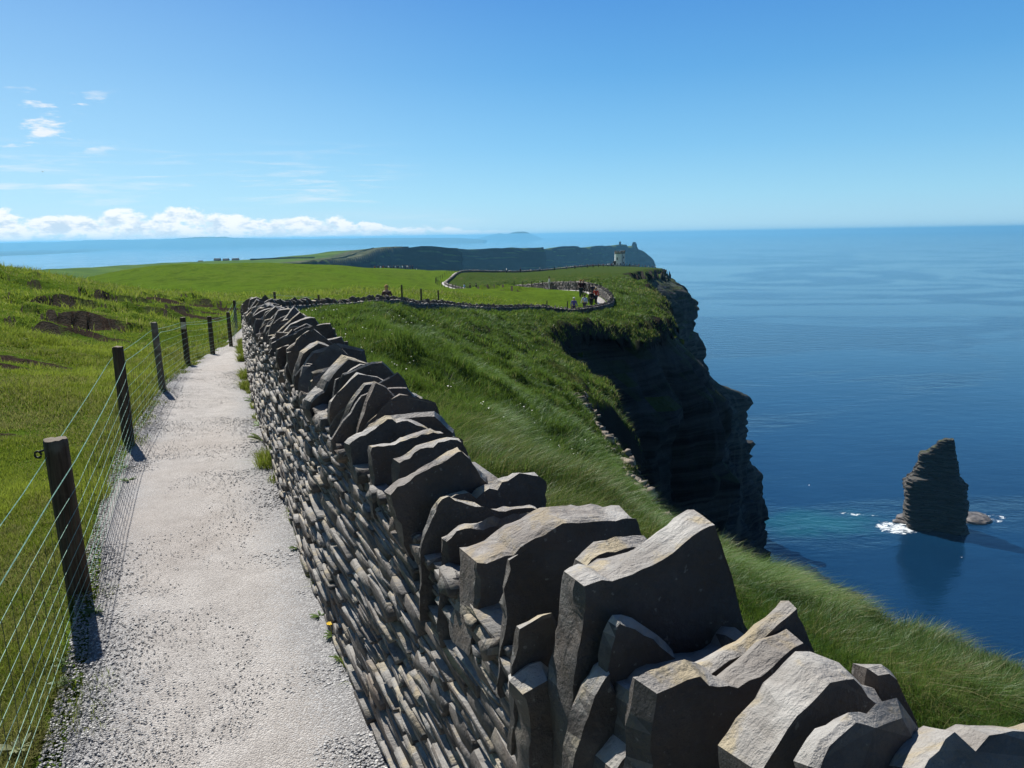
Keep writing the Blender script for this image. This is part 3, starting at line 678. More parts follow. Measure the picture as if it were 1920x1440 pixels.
# ------------------------------------------------------------------ sea, distant shore
_t = np.linspace(0, 2 * math.pi, 361)[:-1]
sea = mesh('sea', np.r_[np.c_[48000 * np.cos(_t), 48000 * np.sin(_t), np.full(360, SEA)], [(0, 0, SEA)]], np.c_[np.arange(360), (np.arange(360) + 1) % 360, np.full(360, 360)], M_SEA); tag(sea, kind='structure')
M_SHORE = plain('far_shore', (0.030, 0.045, 0.026), 0.95, 0.1, 0.6, 0.0012)
def shore(pts, heights, back, seed, name='hills'):
    """pts: shoreline pixels on the sea; rises inland"""
    E = densify(np.array([Uz(px, py, SEA + 1) for px, py in pts]), 160); m = len(E)
    ar = np.linspace(0, 1, m); H = np.interp(ar, np.linspace(0, 1, len(heights)), heights)
    G = []
    for k in range(9):
        g = k / 8; dirn = E[:, :2] / np.linalg.norm(E[:, :2], axis=1)[:, None]
        xy = E[:, :2] + dirn * back * g + 0; z = SEA - 1 + H * sst(g, 0, 1) ** .8 * (1 + .45 * fbm(ar * 22, ar * 0 + g * 2.5, oct=4, seed=seed))
        G.append(np.c_[xy, z])
    G = np.array(G); i_ = np.arange(9 * m).reshape(9, m)
    q_ = np.stack([i_[:-1, :-1], i_[:-1, 1:], i_[1:, 1:], i_[1:, :-1]], -1).reshape(-1, 4)
    return tag(mesh(name, G.reshape(-1, 3), q_, M_SHORE, smooth=True), kind='structure')
shore([(-260, 492), (-120, 487), (0, 481), (60, 478.5), (110, 476), (150, 473.5), (200, 469.5), (235, 466.5), (330, 463), (420, 460.2), (500, 459.2)], [22, 26, 26, 30, 34, 40, 40, 34, 24, 8], 6200, 81)
shore([(40, 476.5), (90, 474.2), (140, 473.6), (175, 472.6), (205, 471.8)], [3, 5, 5, 4, 1], 260, 82)
def far_range(pts, f, depth, seed):
    P = []
    for px, py in pts: P.append(U(px, py, f))
    E = densify(np.array(P), f * .004); m = len(E); ar = np.arange(m)
    E[:, 2] += (E[:, 2] - SEA) * .05 * fbm(ar * .16, ar * 0., oct=3, seed=seed)
    G = []
    for k, (dy, hz) in enumerate([(-1, 0.0), (-.72, .35), (-.4, .72), (0, 1), (.6, .6), (1, 0)]):
        G.append(np.c_[E[:, 0], E[:, 1] + dy * depth + depth * .2 * fbm(ar * .12, ar * 0 + k, oct=2, seed=seed + k) * (hz > 0), SEA - 3 + (E[:, 2] - SEA + 3) * hz])
    G = np.array(G); i_ = np.arange(6 * m).reshape(6, m)
    q_ = np.stack([i_[:-1, :-1], i_[:-1, 1:], i_[1:, 1:], i_[1:, :-1]], -1).reshape(-1, 4)
    return tag(mesh('hills', G.reshape(-1, 3), q_, M_SHORE, smooth=True), kind='structure')
far_range([(-60, 457), (0, 456), (100, 453), (180, 450), (240, 450), (300, 448), (350, 447), (390, 444), (420, 444.5), (470, 447), (560, 448), (640, 447), (720, 446), (800, 445.5), (860, 446.5), (910, 449.5)], 24000, 2200, 84)
far_range([(885, 448.5), (912, 443), (935, 437.5), (950, 438.5), (965, 435), (985, 434.5), (1000, 440), (1018, 447.5)], 36000, 3000, 85)
# ------------------------------------------------------------------ haze
def make_haze():
    m = bpy.data.materials.new('sea_air'); m.use_nodes = True; m.node_tree.nodes.clear(); q = N(m.node_tree)
    v = q('ShaderNodeVolumePrincipled'); v.inputs['Color'].default_value = (0.24, 0.66, 1.0, 1); v.inputs['Density'].default_value = HAZE; v.inputs['Anisotropy'].default_value = 0.35
    out = q('ShaderNodeOutputMaterial'); q.link(v.outputs[0], out.inputs['Volume'])
    b = MB(); b.box((0, 0, (SEA - 8 + 46) / 2), (97000, 97000, 46 - SEA + 8)); o = b.build('haze', m); return tag(o, kind='stuff')
HAZE = 6.3e-5
make_haze()

# fast look-up on the polar sheet
_la0, _la1 = math.log(0.8), math.log(760)
def gfast(x, y):
    r = np.sqrt(x * x + (y + 6) ** 2); fi_ = np.clip((np.log(np.maximum(r, .81)) - _la0) / (_la1 - _la0) * (nr - 1), 0, nr - 1.001)
    fj_ = np.clip((np.arctan2(x, y + 6) - aa[0]) / (aa[-1] - aa[0]) * (na - 1), 0, na - 1.001)
    i = fi_.astype(int); j = fj_.astype(int); a = fi_ - i; b = fj_ - j
    def g(A): return A[i, j] * (1 - a) * (1 - b) + A[i + 1, j] * a * (1 - b) + A[i, j + 1] * (1 - a) * b + A[i + 1, j + 1] * a * b
    return g(GZ), g(GR), g(sdw), g(GM)

# ------------------------------------------------------------------ gravel path
wl_near = densify(WALL_N, 0.4)
def path_sheet(name, Lp, Rp, nseg, nc=15, lift=0.02):
    def res(P):
        P = densify(np.array(P)[:, :2], .3); a = np.r_[0, np.cumsum(np.linalg.norm(np.diff(P, axis=0), axis=1))]
        t = np.linspace(0, 1, nseg) * a[-1]; return np.c_[np.interp(t, a, P[:, 0]), np.interp(t, a, P[:, 1])]
    A, B = res(Lp), res(Rp); V = []; E = []
    for j in range(nc):
        g = j / (nc - 1); P = A * (1 - g) + B * g; k = 4 * g * (1 - g)
        sidej = (0.10 * vnoise(P[:, 1] * 2.2, P[:, 0] * 0 + (5 if g < .5 else 9), seed=91) if j in (0, nc - 1) else 0)
        dirv = (B - A) / np.linalg.norm(B - A, axis=1)[:, None]; P = P + dirv * np.reshape(sidej, (-1, 1)) * (1 if g < .5 else 0.3)
        z = gfast(P[:, 0], P[:, 1])[0] + lift + .02 * k + .008 * fbm(P[:, 0] * 2, P[:, 1] * 2, oct=2, seed=92)
        if j in (0, nc - 1): z = z - lift - .03
        V.append(np.c_[P, z]); E.append(np.full(nseg, max(0, abs(g - .47) * 2 - .25) * 1.5))
    V = np.array(V); i_ = np.arange(nc * nseg).reshape(nc, nseg)
    q_ = np.stack([i_[:-1, :-1], i_[1:, :-1], i_[1:, 1:], i_[:-1, 1:]], -1).reshape(-1, 4)
    return tag(mesh(name, V.reshape(-1, 3), q_, M_PATH, smooth=True, attrs={'edge': np.array(E).ravel()}), kind='structure')
_pr = np.vstack([WALL_N, U(540, 575, 28.5)[:2].reshape(1, 2), U(615, 561, 33)[:2].reshape(1, 2), U(690, 552, 38)[:2].reshape(1, 2)]) + np.array([0.06, 0])
path_sheet('path', PATH_L, _pr[:-1], 220)
# the same path further on, round the far bends
WLF = densify(WALL_F, .6); WLB = densify(WALL_B, lambda p: .02 * p[1])
def left_off(P, d):
    t = np.gradient(P, axis=0); t /= np.linalg.norm(t, axis=1)[:, None]
    for _ in range(3): t[1:-1] = (t[:-2] + t[1:-1] + t[2:]) / 3
    return P + np.c_[-t[:, 1], t[:, 0]] * d
path_sheet('path', left_off(WLF, 1.35), left_off(WLF, .15), 120, 7, .03)
path_sheet('path', left_off(WLB, 1.0), left_off(WLB, .3), 160, 7, .05)

# loose chippings on the near path
def inside_path(x, y):
    dl, sl, _ = pdist(x, y, PATH_L); dr, sr, _ = pdist(x, y, WALL_N); return dl * sl, -dr * sr      # distances inward from each side
ng = 120000
gy = np.exp(rng.uniform(math.log(1.6), math.log(13), ng)); gx = rng.uniform(-1, 1, ng)
lx = np.interp(gy, PATH_L[:, 1], PATH_L[:, 0]); rx = np.interp(gy, WALL_N[:, 1], WALL_N[:, 0])
u_ = rng.beta(.75, .85, ng); gx = lx - .03 + (rx - lx + .05) * u_
cl = fbm(gx * 1.6, gy * 1.6, oct=3, seed=95); k_ = rng.uniform(-1, 1, ng) < (cl * .6 + 1.9 * np.abs(u_ - .47) - .45)
gx, gy, u_ = gx[k_], gy[k_], u_[k_]; ng = len(gx)
gzv = gfast(gx, gy)[0] + .02 + .08 * u_ * (1 - u_)
sz = (0.0018 + 0.0048 * rng.random(ng) ** 3) * (0.75 + .22 * np.sqrt(gy)) * (1 + 1.1 * np.abs(u_ - .47) ** 1.5 * 2)
oc = np.array([[1, 0, 0], [.2, .9, .1], [-1, .1, 0], [-.1, -.8, 0], [.1, 0, .30], [0, 0, -.4]])
ang = rng.uniform(0, 6.28, ng); sc = rng.uniform(.6, 1.3, (ng, 6, 3)); V = oc[None] * sc * sz[:, None, None]
V = np.stack([V[..., 0] * np.cos(ang)[:, None] - V[..., 1] * np.sin(ang)[:, None], V[..., 0] * np.sin(ang)[:, None] + V[..., 1] * np.cos(ang)[:, None], V[..., 2]], -1)
V = V + np.c_[gx, gy, gzv + sz * .25][:, None]
of = np.array([[0, 1, 4], [1, 2, 4], [2, 3, 4], [3, 0, 4], [1, 0, 5], [2, 1, 5], [3, 2, 5], [0, 3, 5]])
tag(mesh('gravel', V.reshape(-1, 3), (of[None] + 6 * np.arange(ng)[:, None, None]).reshape(-1, 3), M_GRAVEL, attrs={'tone': np.repeat(rng.random(ng) ** 1.3, 6)}), kind='stuff')

# ------------------------------------------------------------------ dry-stone wall
WT = 0.42
def wall_line(P, step):
    D = densify(P, step); a = np.r_[0, np.cumsum(np.linalg.norm(np.diff(D, axis=0), axis=1))]
    return D, a
def at_s(D, a, s):
    s = np.asarray(s, float); x = np.interp(s, a, D[:, 0]); y = np.interp(s, a, D[:, 1]); e = .25
    tx = np.interp(s + e, a, D[:, 0]) - np.interp(s - e, a, D[:, 0]); ty = np.interp(s + e, a, D[:, 1]) - np.interp(s - e, a, D[:, 1]); l = np.hypot(tx, ty) + 1e-9
    return np.stack([x, y], -1), np.stack([tx / l, ty / l], -1)
WD, WA = wall_line(WALL1, .25)
def base_z(x, y): return gfast(x, y)[0]
def top_z(P):
    zin = LAND(P[..., 0], P[..., 1]); return zin + 1.04 - 0.45 * sst(P[..., 1], 9, 22) - 0.50 * sst(P[..., 1], 22, 34) + .22 * sst(P[..., 1], 55, 72)
# cube template with 26 vertices
_g = [(i, j, k) for i in (-1, 0, 1) for j in (-1, 0, 1) for k in (-1, 0, 1) if max(abs(i), abs(j), abs(k)) == 1]
_ix = {t: n_ for n_, t in enumerate(_g)}; TMP = np.array(_g, float); TF = []
for ax in range(3):
    for sg in (-1, 1):
        for a_ in (-1, 0):
            for b_ in (-1, 0):
                q4 = []
                for da, db in ((0, 0), (1, 0), (1, 1), (0, 1)):
                    t = [0, 0, 0]; t[ax] = sg; t[(ax + 1) % 3] = a_ + da; t[(ax + 2) % 3] = b_ + db; q4.append(_ix[tuple(t)])
                TF.append(q4 if sg > 0 else q4[::-1])
TF = np.array(TF)
TMP = TMP * (1 - 0.035 * ((np.abs(TMP).sum(1) == 3)[:, None]) - 0.0 * ((np.abs(TMP).sum(1) == 2)[:, None]))
def stones(C, size, tx, tz, jit=.10):
    """C centres (n,3), size (n,3) length/depth/height, tx unit tangent (n,2), tz small pitch (n)"""
    m = len(C); V = TMP[None] * (size[:, None] / 2) * (1 + jit * rng.standard_normal((m, 26, 3)) * np.array([.45, .55, 1.0]))
    c, s_ = np.cos(tz)[:, None], np.sin(tz)[:, None]
    l = V[..., 0] * c - V[..., 2] * s_; h = V[..., 0] * s_ + V[..., 2] * c; d = V[..., 1]
    X = l * tx[:, None, 0] - d * tx[:, None, 1]; Y = l * tx[:, None, 1] + d * tx[:, None, 0]
    out = np.stack([X, Y, h], -1) + C[:, None]
    return out.reshape(-1, 3), (TF[None] + 26 * np.arange(m)[:, None, None]).reshape(-1, 4)
def face_stones(D, a, s0, s1, side, scale, zlo, zhi):
    C = []; Z = []; T = []; Pt = []; TX = []
    z = zlo
    while z < zhi:
        th = rng.choice([.016, .022, .029, .038, .054], p=[.18, .28, .26, .18, .10]) * scale
        s = s0 + rng.random() * .3
        while s < s1:
            L = rng.uniform(.10, .38) * scale
            if rng.random() < .12: L *= .45
            C.append((s + L / 2, z + th / 2)); Z.append((L * 1.0, th * rng.uniform(.84, 1.04))); s += L * 1.02 + .004
        z += th * .98
    C = np.array(C); Z = np.array(Z); P, tx = at_s(D, a, C[:, 0])
    nl_ = np.c_[-tx[:, 1], tx[:, 0]]                                      # left of travel
    zb = LAND(P[:, 0], P[:, 1]) - .75 * sst(P[:, 1], 22, 34); zt = top_z(P) - .01
    frac = C[:, 1]; zz = zb - .05 + frac * (zt - zb + .05)
    m = len(C); prot = rng.normal(0, .011, m) * scale; depth = .16 * scale
    batter = .05 * (1 - frac)
    if side > 0: cen = P + nl_ * (prot + batter - depth / 2 + .012)[:, None]
    else: cen = P - nl_ * (WT + prot + batter - depth / 2 + .012)[:, None]
    size = np.c_[Z[:, 0], np.full(m, depth), Z[:, 1] * (zt - zb)]
    return np.c_[cen, zz], size, tx, rng.normal(0, .03, m)
wall1 = empty('stone_wall', (WALL_N[2][0] + .2, WALL_N[2][1], 0.0), 'grey dry-stone wall topped with upright slabs, from the camera along the path to the bend', 'wall')
def wall_body(D, a, s0, s1, parent, nm='rubble_core'):
    ss = np.arange(s0, s1, .3); P, tx = at_s(D, a, ss); nr_ = np.c_[tx[:, 1], -tx[:, 0]]
    zb = LAND(P[:, 0], P[:, 1]) - .9; zt = top_z(P) - .02; V = []
    for off, zz in ((.06, zb), (.07, zt), (WT - .07, zt), (WT - .06, zb)): V.append(np.c_[P + nr_ * off, zz])
    V = np.stack(V, 1); m = len(ss); i_ = np.arange(m * 4).reshape(m, 4)
    q_ = [np.stack([i_[:-1, k], i_[1:, k], i_[1:, (k + 1) % 4], i_[:-1, (k + 1) % 4]], -1) for k in range(3)]
    return mesh(nm, V.reshape(-1, 3), np.concatenate(q_ + [np.array([[i_[0, 0], i_[0, 1], i_[0, 2], i_[0, 3]], [i_[-1, 3], i_[-1, 2], i_[-1, 1], i_[-1, 0]]])]), M_CORE, parent)
s_near = float(np.interp(29.5, WD[:, 1], WA)) if False else float(WA[np.argmin(np.abs(WD[:, 1] - 29.5) + (WA > 45) * 99)])
wall_body(WD, WA, 0.0, WA[-1], wall1)
A_ = face_stones(WD, WA, 1.5, s_near, +1, 1.0, 0, 1.0)
B_ = face_stones(WD, WA, 1.5, s_near, -1, 1.5, .25, 1.0)
C_ = face_stones(WD, WA, s_near, WA[-1], -1, 2.0, .2, 1.0)
D_ = face_stones(WD, WA, s_near, WA[-1], +1, 2.0, .0, 1.0)
V, F = stones(*[np.concatenate(t) for t in zip(A_, B_, C_, D_)])
mesh('wall_face', V, F, M_STONE, wall1, attrs={'sun_and_lichen': np.full(len(V), .55), 'tone': np.repeat(np.clip(rng.normal(.40, .30, len(V) // 26), 0, 1), 26)})

def slab_geo(poly, T, o, eu, ev, ed, res=.022, rough=.006, tone=.5, lam=.010, nlay=None):
    """poly: outline (u,v) anticlockwise seen from the viewer (ed points away)"""
    poly = np.array(poly, float); A = 0.5 * np.sum(poly[:, 0] * np.roll(poly[:, 1], -1) - np.roll(poly[:, 0], -1) * poly[:, 1])
    if A < 0: poly = poly[::-1]
    pts = []
    for i in range(len(poly)):
        p, q = poly[i], poly[(i + 1) % len(poly)]; k = max(1, int(round(np.linalg.norm(q - p) / res)))
        for j in range(k): pts.append(p + (q - p) * j / k)
    pts = np.array(pts); m = len(pts)
    # soften the corners a little, add chips
    pts = (np.roll(pts, 1, 0) * .09 + pts * .82 + np.roll(pts, -1, 0) * .09)
    t = np.roll(pts, -1, 0) - np.roll(pts, 1, 0); t /= np.linalg.norm(t, axis=1)[:, None] + 1e-9; nn = np.c_[t[:, 1], -t[:, 0]]
    sd_ = rng.uniform(0, 500)
    per_ = np.r_[0, np.cumsum(np.linalg.norm(np.diff(pts, axis=0), axis=1))]; chip = np.zeros(m)
    for _ in range(int(rng.integers(3, 7))):
        c0, w0 = rng.uniform(0, per_[-1]), rng.uniform(.008, .03); chip = chip + rng.uniform(.006, .022) * np.clip(1 - np.abs(per_ - c0) / w0, 0, 1) * rng.choice([1, 1, 1, -.5])
    cd0 = rng.uniform(0, T); ssz = min(1.0, max(.25, math.sqrt(abs(A)) / .26)); chip = chip * ssz; rough = rough * ssz; lam = lam * ssz
    K = nlay or int(np.clip(T / .022, 2, 6)); rings = []
    dep = np.sort(np.r_[0, rng.uniform(.04, .96, K - 1) * T, T]); layer = rng.normal(0, lam, 4)
    for k, d in enumerate(dep):
        off = layer[min(3, int(d / T * 3.99))] * (0.4 + .6 * vnoise(pts[:, 0] * 7 + sd_, pts[:, 1] * 7, np.full(m, d * 25.), seed=3)) + rough * fbm(pts[:, 0] * 22 + sd_, pts[:, 1] * 22, np.full(m, d * 32.), oct=3, seed=5)
        off = off - chip * (1 if abs(d - cd0) < T * .6 else .15)
        if k in (0, K): off = off - .005 - .004 * np.abs(vnoise(pts[:, 0] * 30 + sd_, pts[:, 1] * 30, seed=6))
        dd = d + .004 * fbm(pts[:, 0] * 9 + sd_, pts[:, 1] * 9, oct=2, seed=8) * (1 if k in (0, K) else .5)
        rings.append(o + (pts + nn * off[:, None])[:, :1] * eu + (pts + nn * off[:, None])[:, 1:] * ev + dd[:, None] * ed)
    R_ = np.array(rings); nr_ = len(rings)
    F = [list(range(m)), [(nr_ - 1) * m + j for j in range(m)][::-1]]
    for k in range(nr_ - 1):
        for j in range(m): F.append([k * m + (j + 1) % m, k * m + j, (k + 1) * m + j, (k + 1) * m + (j + 1) % m])
    return R_.reshape(-1, 3), F, np.full(nr_ * m, tone)
def finish_rock(o, ang=32):
    me = o.data; me.polygons.foreach_set('use_smooth', np.ones(len(me.polygons), dtype=bool)); me.set_sharp_from_angle(angle=R(ang)); return o

# the slabs nearest the lookout: front outline from left base up over the top to right base, where it stands on the wall, size
def wallpt(y): return np.array([np.interp(y, WD[:400, 1], WD[:400, 0]), y])
def near_slab(prof, y, T, yaw=0.0, tilt=0.0, tone=.5, zb=1.0, res=.022, lam=.009, rough=.007):
    p = wallpt(y); _, tx = at_s(WD, WA, np.interp(y, WD[:400, 1], WA[:400])); th = math.atan2(tx[1], tx[0]) + R(yaw)
    ed = np.array([math.cos(th), math.sin(th), 0]); eu = np.array([ed[1], -ed[0], 0]); ev = np.array([0, 0, 1.0])
    c, s_ = math.cos(R(tilt)), math.sin(R(tilt)); ed, ev = ed * c - ev * s_, ev * c + ed * s_          # tilt > 0 leans away
    p0 = np.array([p[0], p[1], 1.05]); uv = []
    for px, py in prof:
        w = Upl(px, py, p0, ed); uv.append(((w - p0) @ eu, (w - p0) @ ev))
    vb = min(zb - 1.05, uv[0][1] - .03, uv[-1][1] - .03); uv = [(uv[0][0], vb)] + uv + [(uv[-1][0], vb)] if True else uv
    V, F, tn_ = slab_geo(uv, T, p0, eu, ev, ed, res, rough, tone, lam)
    o = mesh('coping_stone', V, F, M_STONE, wall1, attrs={'tone': tn_, 'sun_and_lichen': np.ones(len(tn_))}); finish_rock(o, 26); return o
NEAR = [
 # prof, station, thickness, yaw, tilt, tone
 ([(1716, 1440), (1752, 1395), (1790, 1372), (1850, 1366), (1990, 1372), (2080, 1400)], .60, .11, 0, 30, .75),
 ([(1525, 1440), (1552, 1392), (1606, 1345), (1622, 1352), (1640, 1362), (1660, 1345), (1690, 1338), (1712, 1368), (1736, 1396), (1742, 1430)], .70, .035, 6, 18, .35),
 ([(1430, 1450), (1500, 1352), (1578, 1263), (1606, 1262), (1650, 1300), (1700, 1345), (1745, 1400), (1752, 1440)], .83, .085, 4, 8, .7),
 ([(1640, 1262), (1668, 1252), (1694, 1285), (1722, 1350), (1742, 1395)], .90, .05, 0, 4, .4),
 ([(1214, 1440), (1224, 1295), (1242, 1287), (1312, 1268), (1352, 1276), (1384, 1290), (1402, 1270), (1465, 1224), (1508, 1198), (1526, 1212), (1560, 1290), (1600, 1400)], 1.0, .055, 3, 6, .35),
 ([(1310, 1310), (1322, 1262), (1386, 1226), (1440, 1184), (1480, 1150), (1496, 1130), (1504, 1150), (1524, 1202), (1540, 1260)], 1.09, .04, -2, 2, .4),
 ([(1140, 1440), (1180, 1400), (1186, 1300), (1204, 1286), (1290, 1262), (1380, 1245), (1420, 1200), (1440, 1260)], 1.11, .12, -4, 14, .95),
 ([(1132, 1260), (1150, 1172), (1160, 1160), (1176, 1163), (1232, 1190), (1270, 1230)], 1.20, .03, 0, 4, .45),
 ([(1066, 1440), (1082, 1360), (1104, 1300), (1130, 1262), (1150, 1250), (1170, 1300)], 1.17, .05, -6, 10, .25),
 ([(1066, 1330), (1088, 1180), (1094, 1098), (1130, 1086), (1204, 1068), (1262, 1032), (1302, 1004), (1346, 977), (1362, 1040), (1392, 1128), (1408, 1180)], 1.25, .092, 0, 3, .45),
 ([(1084, 1100), (1092, 1056), (1120, 1034), (1156, 1022), (1226, 1018), (1250, 1050)], 1.42, .05, 4, 3, .6),
 ([(965, 1250), (975, 1182), (1000, 1168), (1034, 1150), (1050, 1200)], 1.40, .02, 8, -6, .4),
 ([(984, 1330), (972, 1300), (996, 1284), (1030, 1266), (1060, 1300)], 1.33, .07, 0, 0, .7),
 ([(930, 1285), (944, 1140), (952, 1050), (976, 1038), (1012, 1032), (1058, 1038), (1100, 1046), (1160, 1040), (1190, 1060)], 1.57, .035, -3, 4, .35),
 ([(872, 1215), (890, 1140), (893, 1054), (930, 1042), (1000, 1002), (1040, 977), (1100, 968), (1196, 967), (1212, 1030)], 1.78, .13, 2, 3, .6),
 ([(828, 1200), (832, 1080), (831, 1012), (868, 987), (930, 976), (1002, 965), (1040, 970), (1060, 1000)], 1.99, .04, 3, 4, .4),
 ([(784, 1150), (788, 1030), (800, 985), (826, 932), (842, 928), (880, 942), (936, 956), (1010, 950), (1030, 980)], 2.12, .03, -4, 4, .35),
 ([(800, 1010), (836, 936), (866, 926), (905, 920), (940, 900), (974, 888), (1012, 888), (1024, 904), (1030, 960)], 2.22, .05, 5, 6, .5),
 ([(776, 1092), (752, 1010), (722, 926), (742, 908), (800, 878), (848, 850), (866, 840), (892, 866), (924, 908), (936, 960)], 2.30, .055, -3, 6, .55),
 ([(742, 960), (746, 866), (768, 858), (800, 836), (832, 826), (868, 824), (880, 860)], 2.52, .04, 4, 3, .5),
 ([(700, 960), (697, 838), (740, 832), (790, 812), (812, 805), (868, 824), (880, 860)], 2.72, .06, 3, 5, .45),
 ([(690, 935), (664, 896), (649, 832), (690, 806), (726, 782), (764, 788), (800, 800), (830, 830)], 2.92, .05, -2, 6, .4),
]
slabs = []
for prof, y, T, yaw, tilt, tone in NEAR: slabs.append(near_slab(prof, y, T, yaw, tilt, tone, zb=.98))
def rand_slab(s, D, a, big=1.0, res=.03):
    P, tx = at_s(D, a, s); w = rng.uniform(.36, .47) * (1 + .12 * (big - 1)); hl = rng.uniform(.03, .22); hp = rng.uniform(.20, .32); hr = rng.uniform(.06, .22); up = rng.uniform(.3, .8) * w
    if rng.random() < .2: hp *= .7
    l = rng.uniform(-.05, .03); prof = [(l + rng.uniform(0, .05), -.06), (l + rng.uniform(-.02, .02), hl * .5), (l + rng.uniform(0, .04), hl)]
    if rng.random() < .7: prof.append((l + (up - l) * rng.uniform(.35, .7), hl + (hp - hl) * rng.uniform(.35, .95)))
    prof.append((up, hp))
    if rng.random() < .5: prof.append((up + rng.uniform(.03, .10), hp + rng.uniform(-.05, .01)))
    prof += [(max(w * rng.uniform(.9, 1.0), prof[-1][0] + .03), hr), (w, -.06)]
    prof = [(u, v * big) for u, v in prof]
    th = math.atan2(tx[1], tx[0]) + R(rng.normal(0, 9)); tilt = R(rng.normal(6, 8)); ed = np.array([math.cos(th), math.sin(th), 0]); eu = np.array([ed[1], -ed[0], 0]); ev = np.array([0, 0, 1.0])
    rl = R(rng.normal(0, 6)); eu, ev = eu * math.cos(rl) + ev * math.sin(rl), ev * math.cos(rl) - eu * math.sin(rl)
    c, s_ = math.cos(tilt), math.sin(tilt); ed, ev = ed * c - ev * s_, ev * c + ed * s_
    o = np.array([P[0], P[1], float(top_z(P))])
    return slab_geo(prof, rng.uniform(.018, .045) * (1 if rng.random() < .82 else 1.8) * big, o, eu, ev, ed, res, .004, np.clip(rng.normal(.45, .25), 0, 1))
# behind and beside the camera
s_a = float(np.interp(.45, WD[:400, 1], WA[:400])); s_b = float(np.interp(3.08, WD[:400, 1], WA[:400]))
s = s_b; cnt = len(NEAR); rest = []
while s < WA[-1]:
    P, _ = at_s(WD, WA, s); far_ = P[1] > 24
    V, F, t_ = rand_slab(s, WD, WA, 1.0 if not far_ else 1.0, .045 if P[1] < 9 else (.06 if P[1] < 24 else .16))
    if cnt < 100: finish_rock(mesh('coping_stone', V, F, M_STONE, wall1, attrs={'tone': t_, 'sun_and_lichen': np.ones(len(t_))}), 24); cnt += 1
    else: rest.append((V, F, t_))
    s += rng.uniform(.055, .105) if not far_ else rng.uniform(.22, .42)
s = 0.2
while s < s_a - .12:
    rest.append(rand_slab(s, WD, WA, 1.0, .04)); s += rng.uniform(.10, .16)
def join(L):
    V = []; F = []; T = []; n0 = 0
    for v, f, t in L: V.append(v); T.append(t); F += [[i + n0 for i in q] for q in f]; n0 += len(v)
    return np.concatenate(V), F, np.concatenate(T)
V, F, T_ = join(rest); tag(finish_rock(mesh('coping_stones', V, F, M_STONE, wall1, attrs={'tone': T_, 'sun_and_lichen': np.ones(len(T_))})), kind='stuff')
# small broken stones and mortar lumps along the ledge under the coping
sl = rng.uniform(s_a, s_b + 6, 420); P, tx = at_s(WD, WA, sl); nl_ = np.c_[-tx[:, 1], tx[:, 0]]; m_ = len(sl)
cen = P + nl_ * rng.uniform(-.10, .015, m_)[:, None]; szs = rng.uniform(.02, .075, m_)
V, F = stones(np.c_[cen, top_z(P) + rng.uniform(-.03, .03, m_)], np.c_[szs * 1.5, szs * 1.2, szs * .7], tx, rng.normal(0, .5, m_), .25)
mesh('packing_stones', V, F, M_STONE, wall1, attrs={'sun_and_lichen': np.full(len(V), .5), 'tone': np.repeat(rng.random(m_), 26)})

# the wall beyond, winding back over the fields
WBD, WBA = wall_line(WALL_B, 1.0)
wall2 = empty('stone_wall', (WALL_B[0][0], WALL_B[0][1], gz1(*WALL_B[0])), 'distant dry-stone wall winding behind the green enclosure towards the tower', 'wall')
def wall2_geo():
    big = []; ss = []; s = 0.0
    while s < WBA[-1]:
        P, tx = at_s(WBD, WBA, s); f = P[1]; k = f / 90
        zb = float(LAND(*P.reshape(2, 1))[0]) - .45
        for zc, hh in ((.0, .6), (.36, .42), (.62, .34)):
            C_l.append((P[0], P[1], zb + zc)); Z_l.append((.55 * k, .5, hh)); X_l.append(tx)
        for _ in range(3):
            Pj, tj = at_s(WBD, WBA, s + rng.uniform(0, .45 * k)); C_l.append((Pj[0], Pj[1], zb + .82)); Z_l.append((rng.uniform(.08, .25) * k, .5, rng.uniform(.2, .42))); X_l.append(tj)
        s += .45 * k
C_l, Z_l, X_l = [], [], []; wall2_geo()
V, F = stones(np.array(C_l), np.array(Z_l), np.array(X_l), rng.normal(0, .2, len(C_l)), .2)
mesh('wall_face', V, F, M_STONE, wall2, attrs={'tone': np.repeat(rng.random(len(C_l)), 26)})

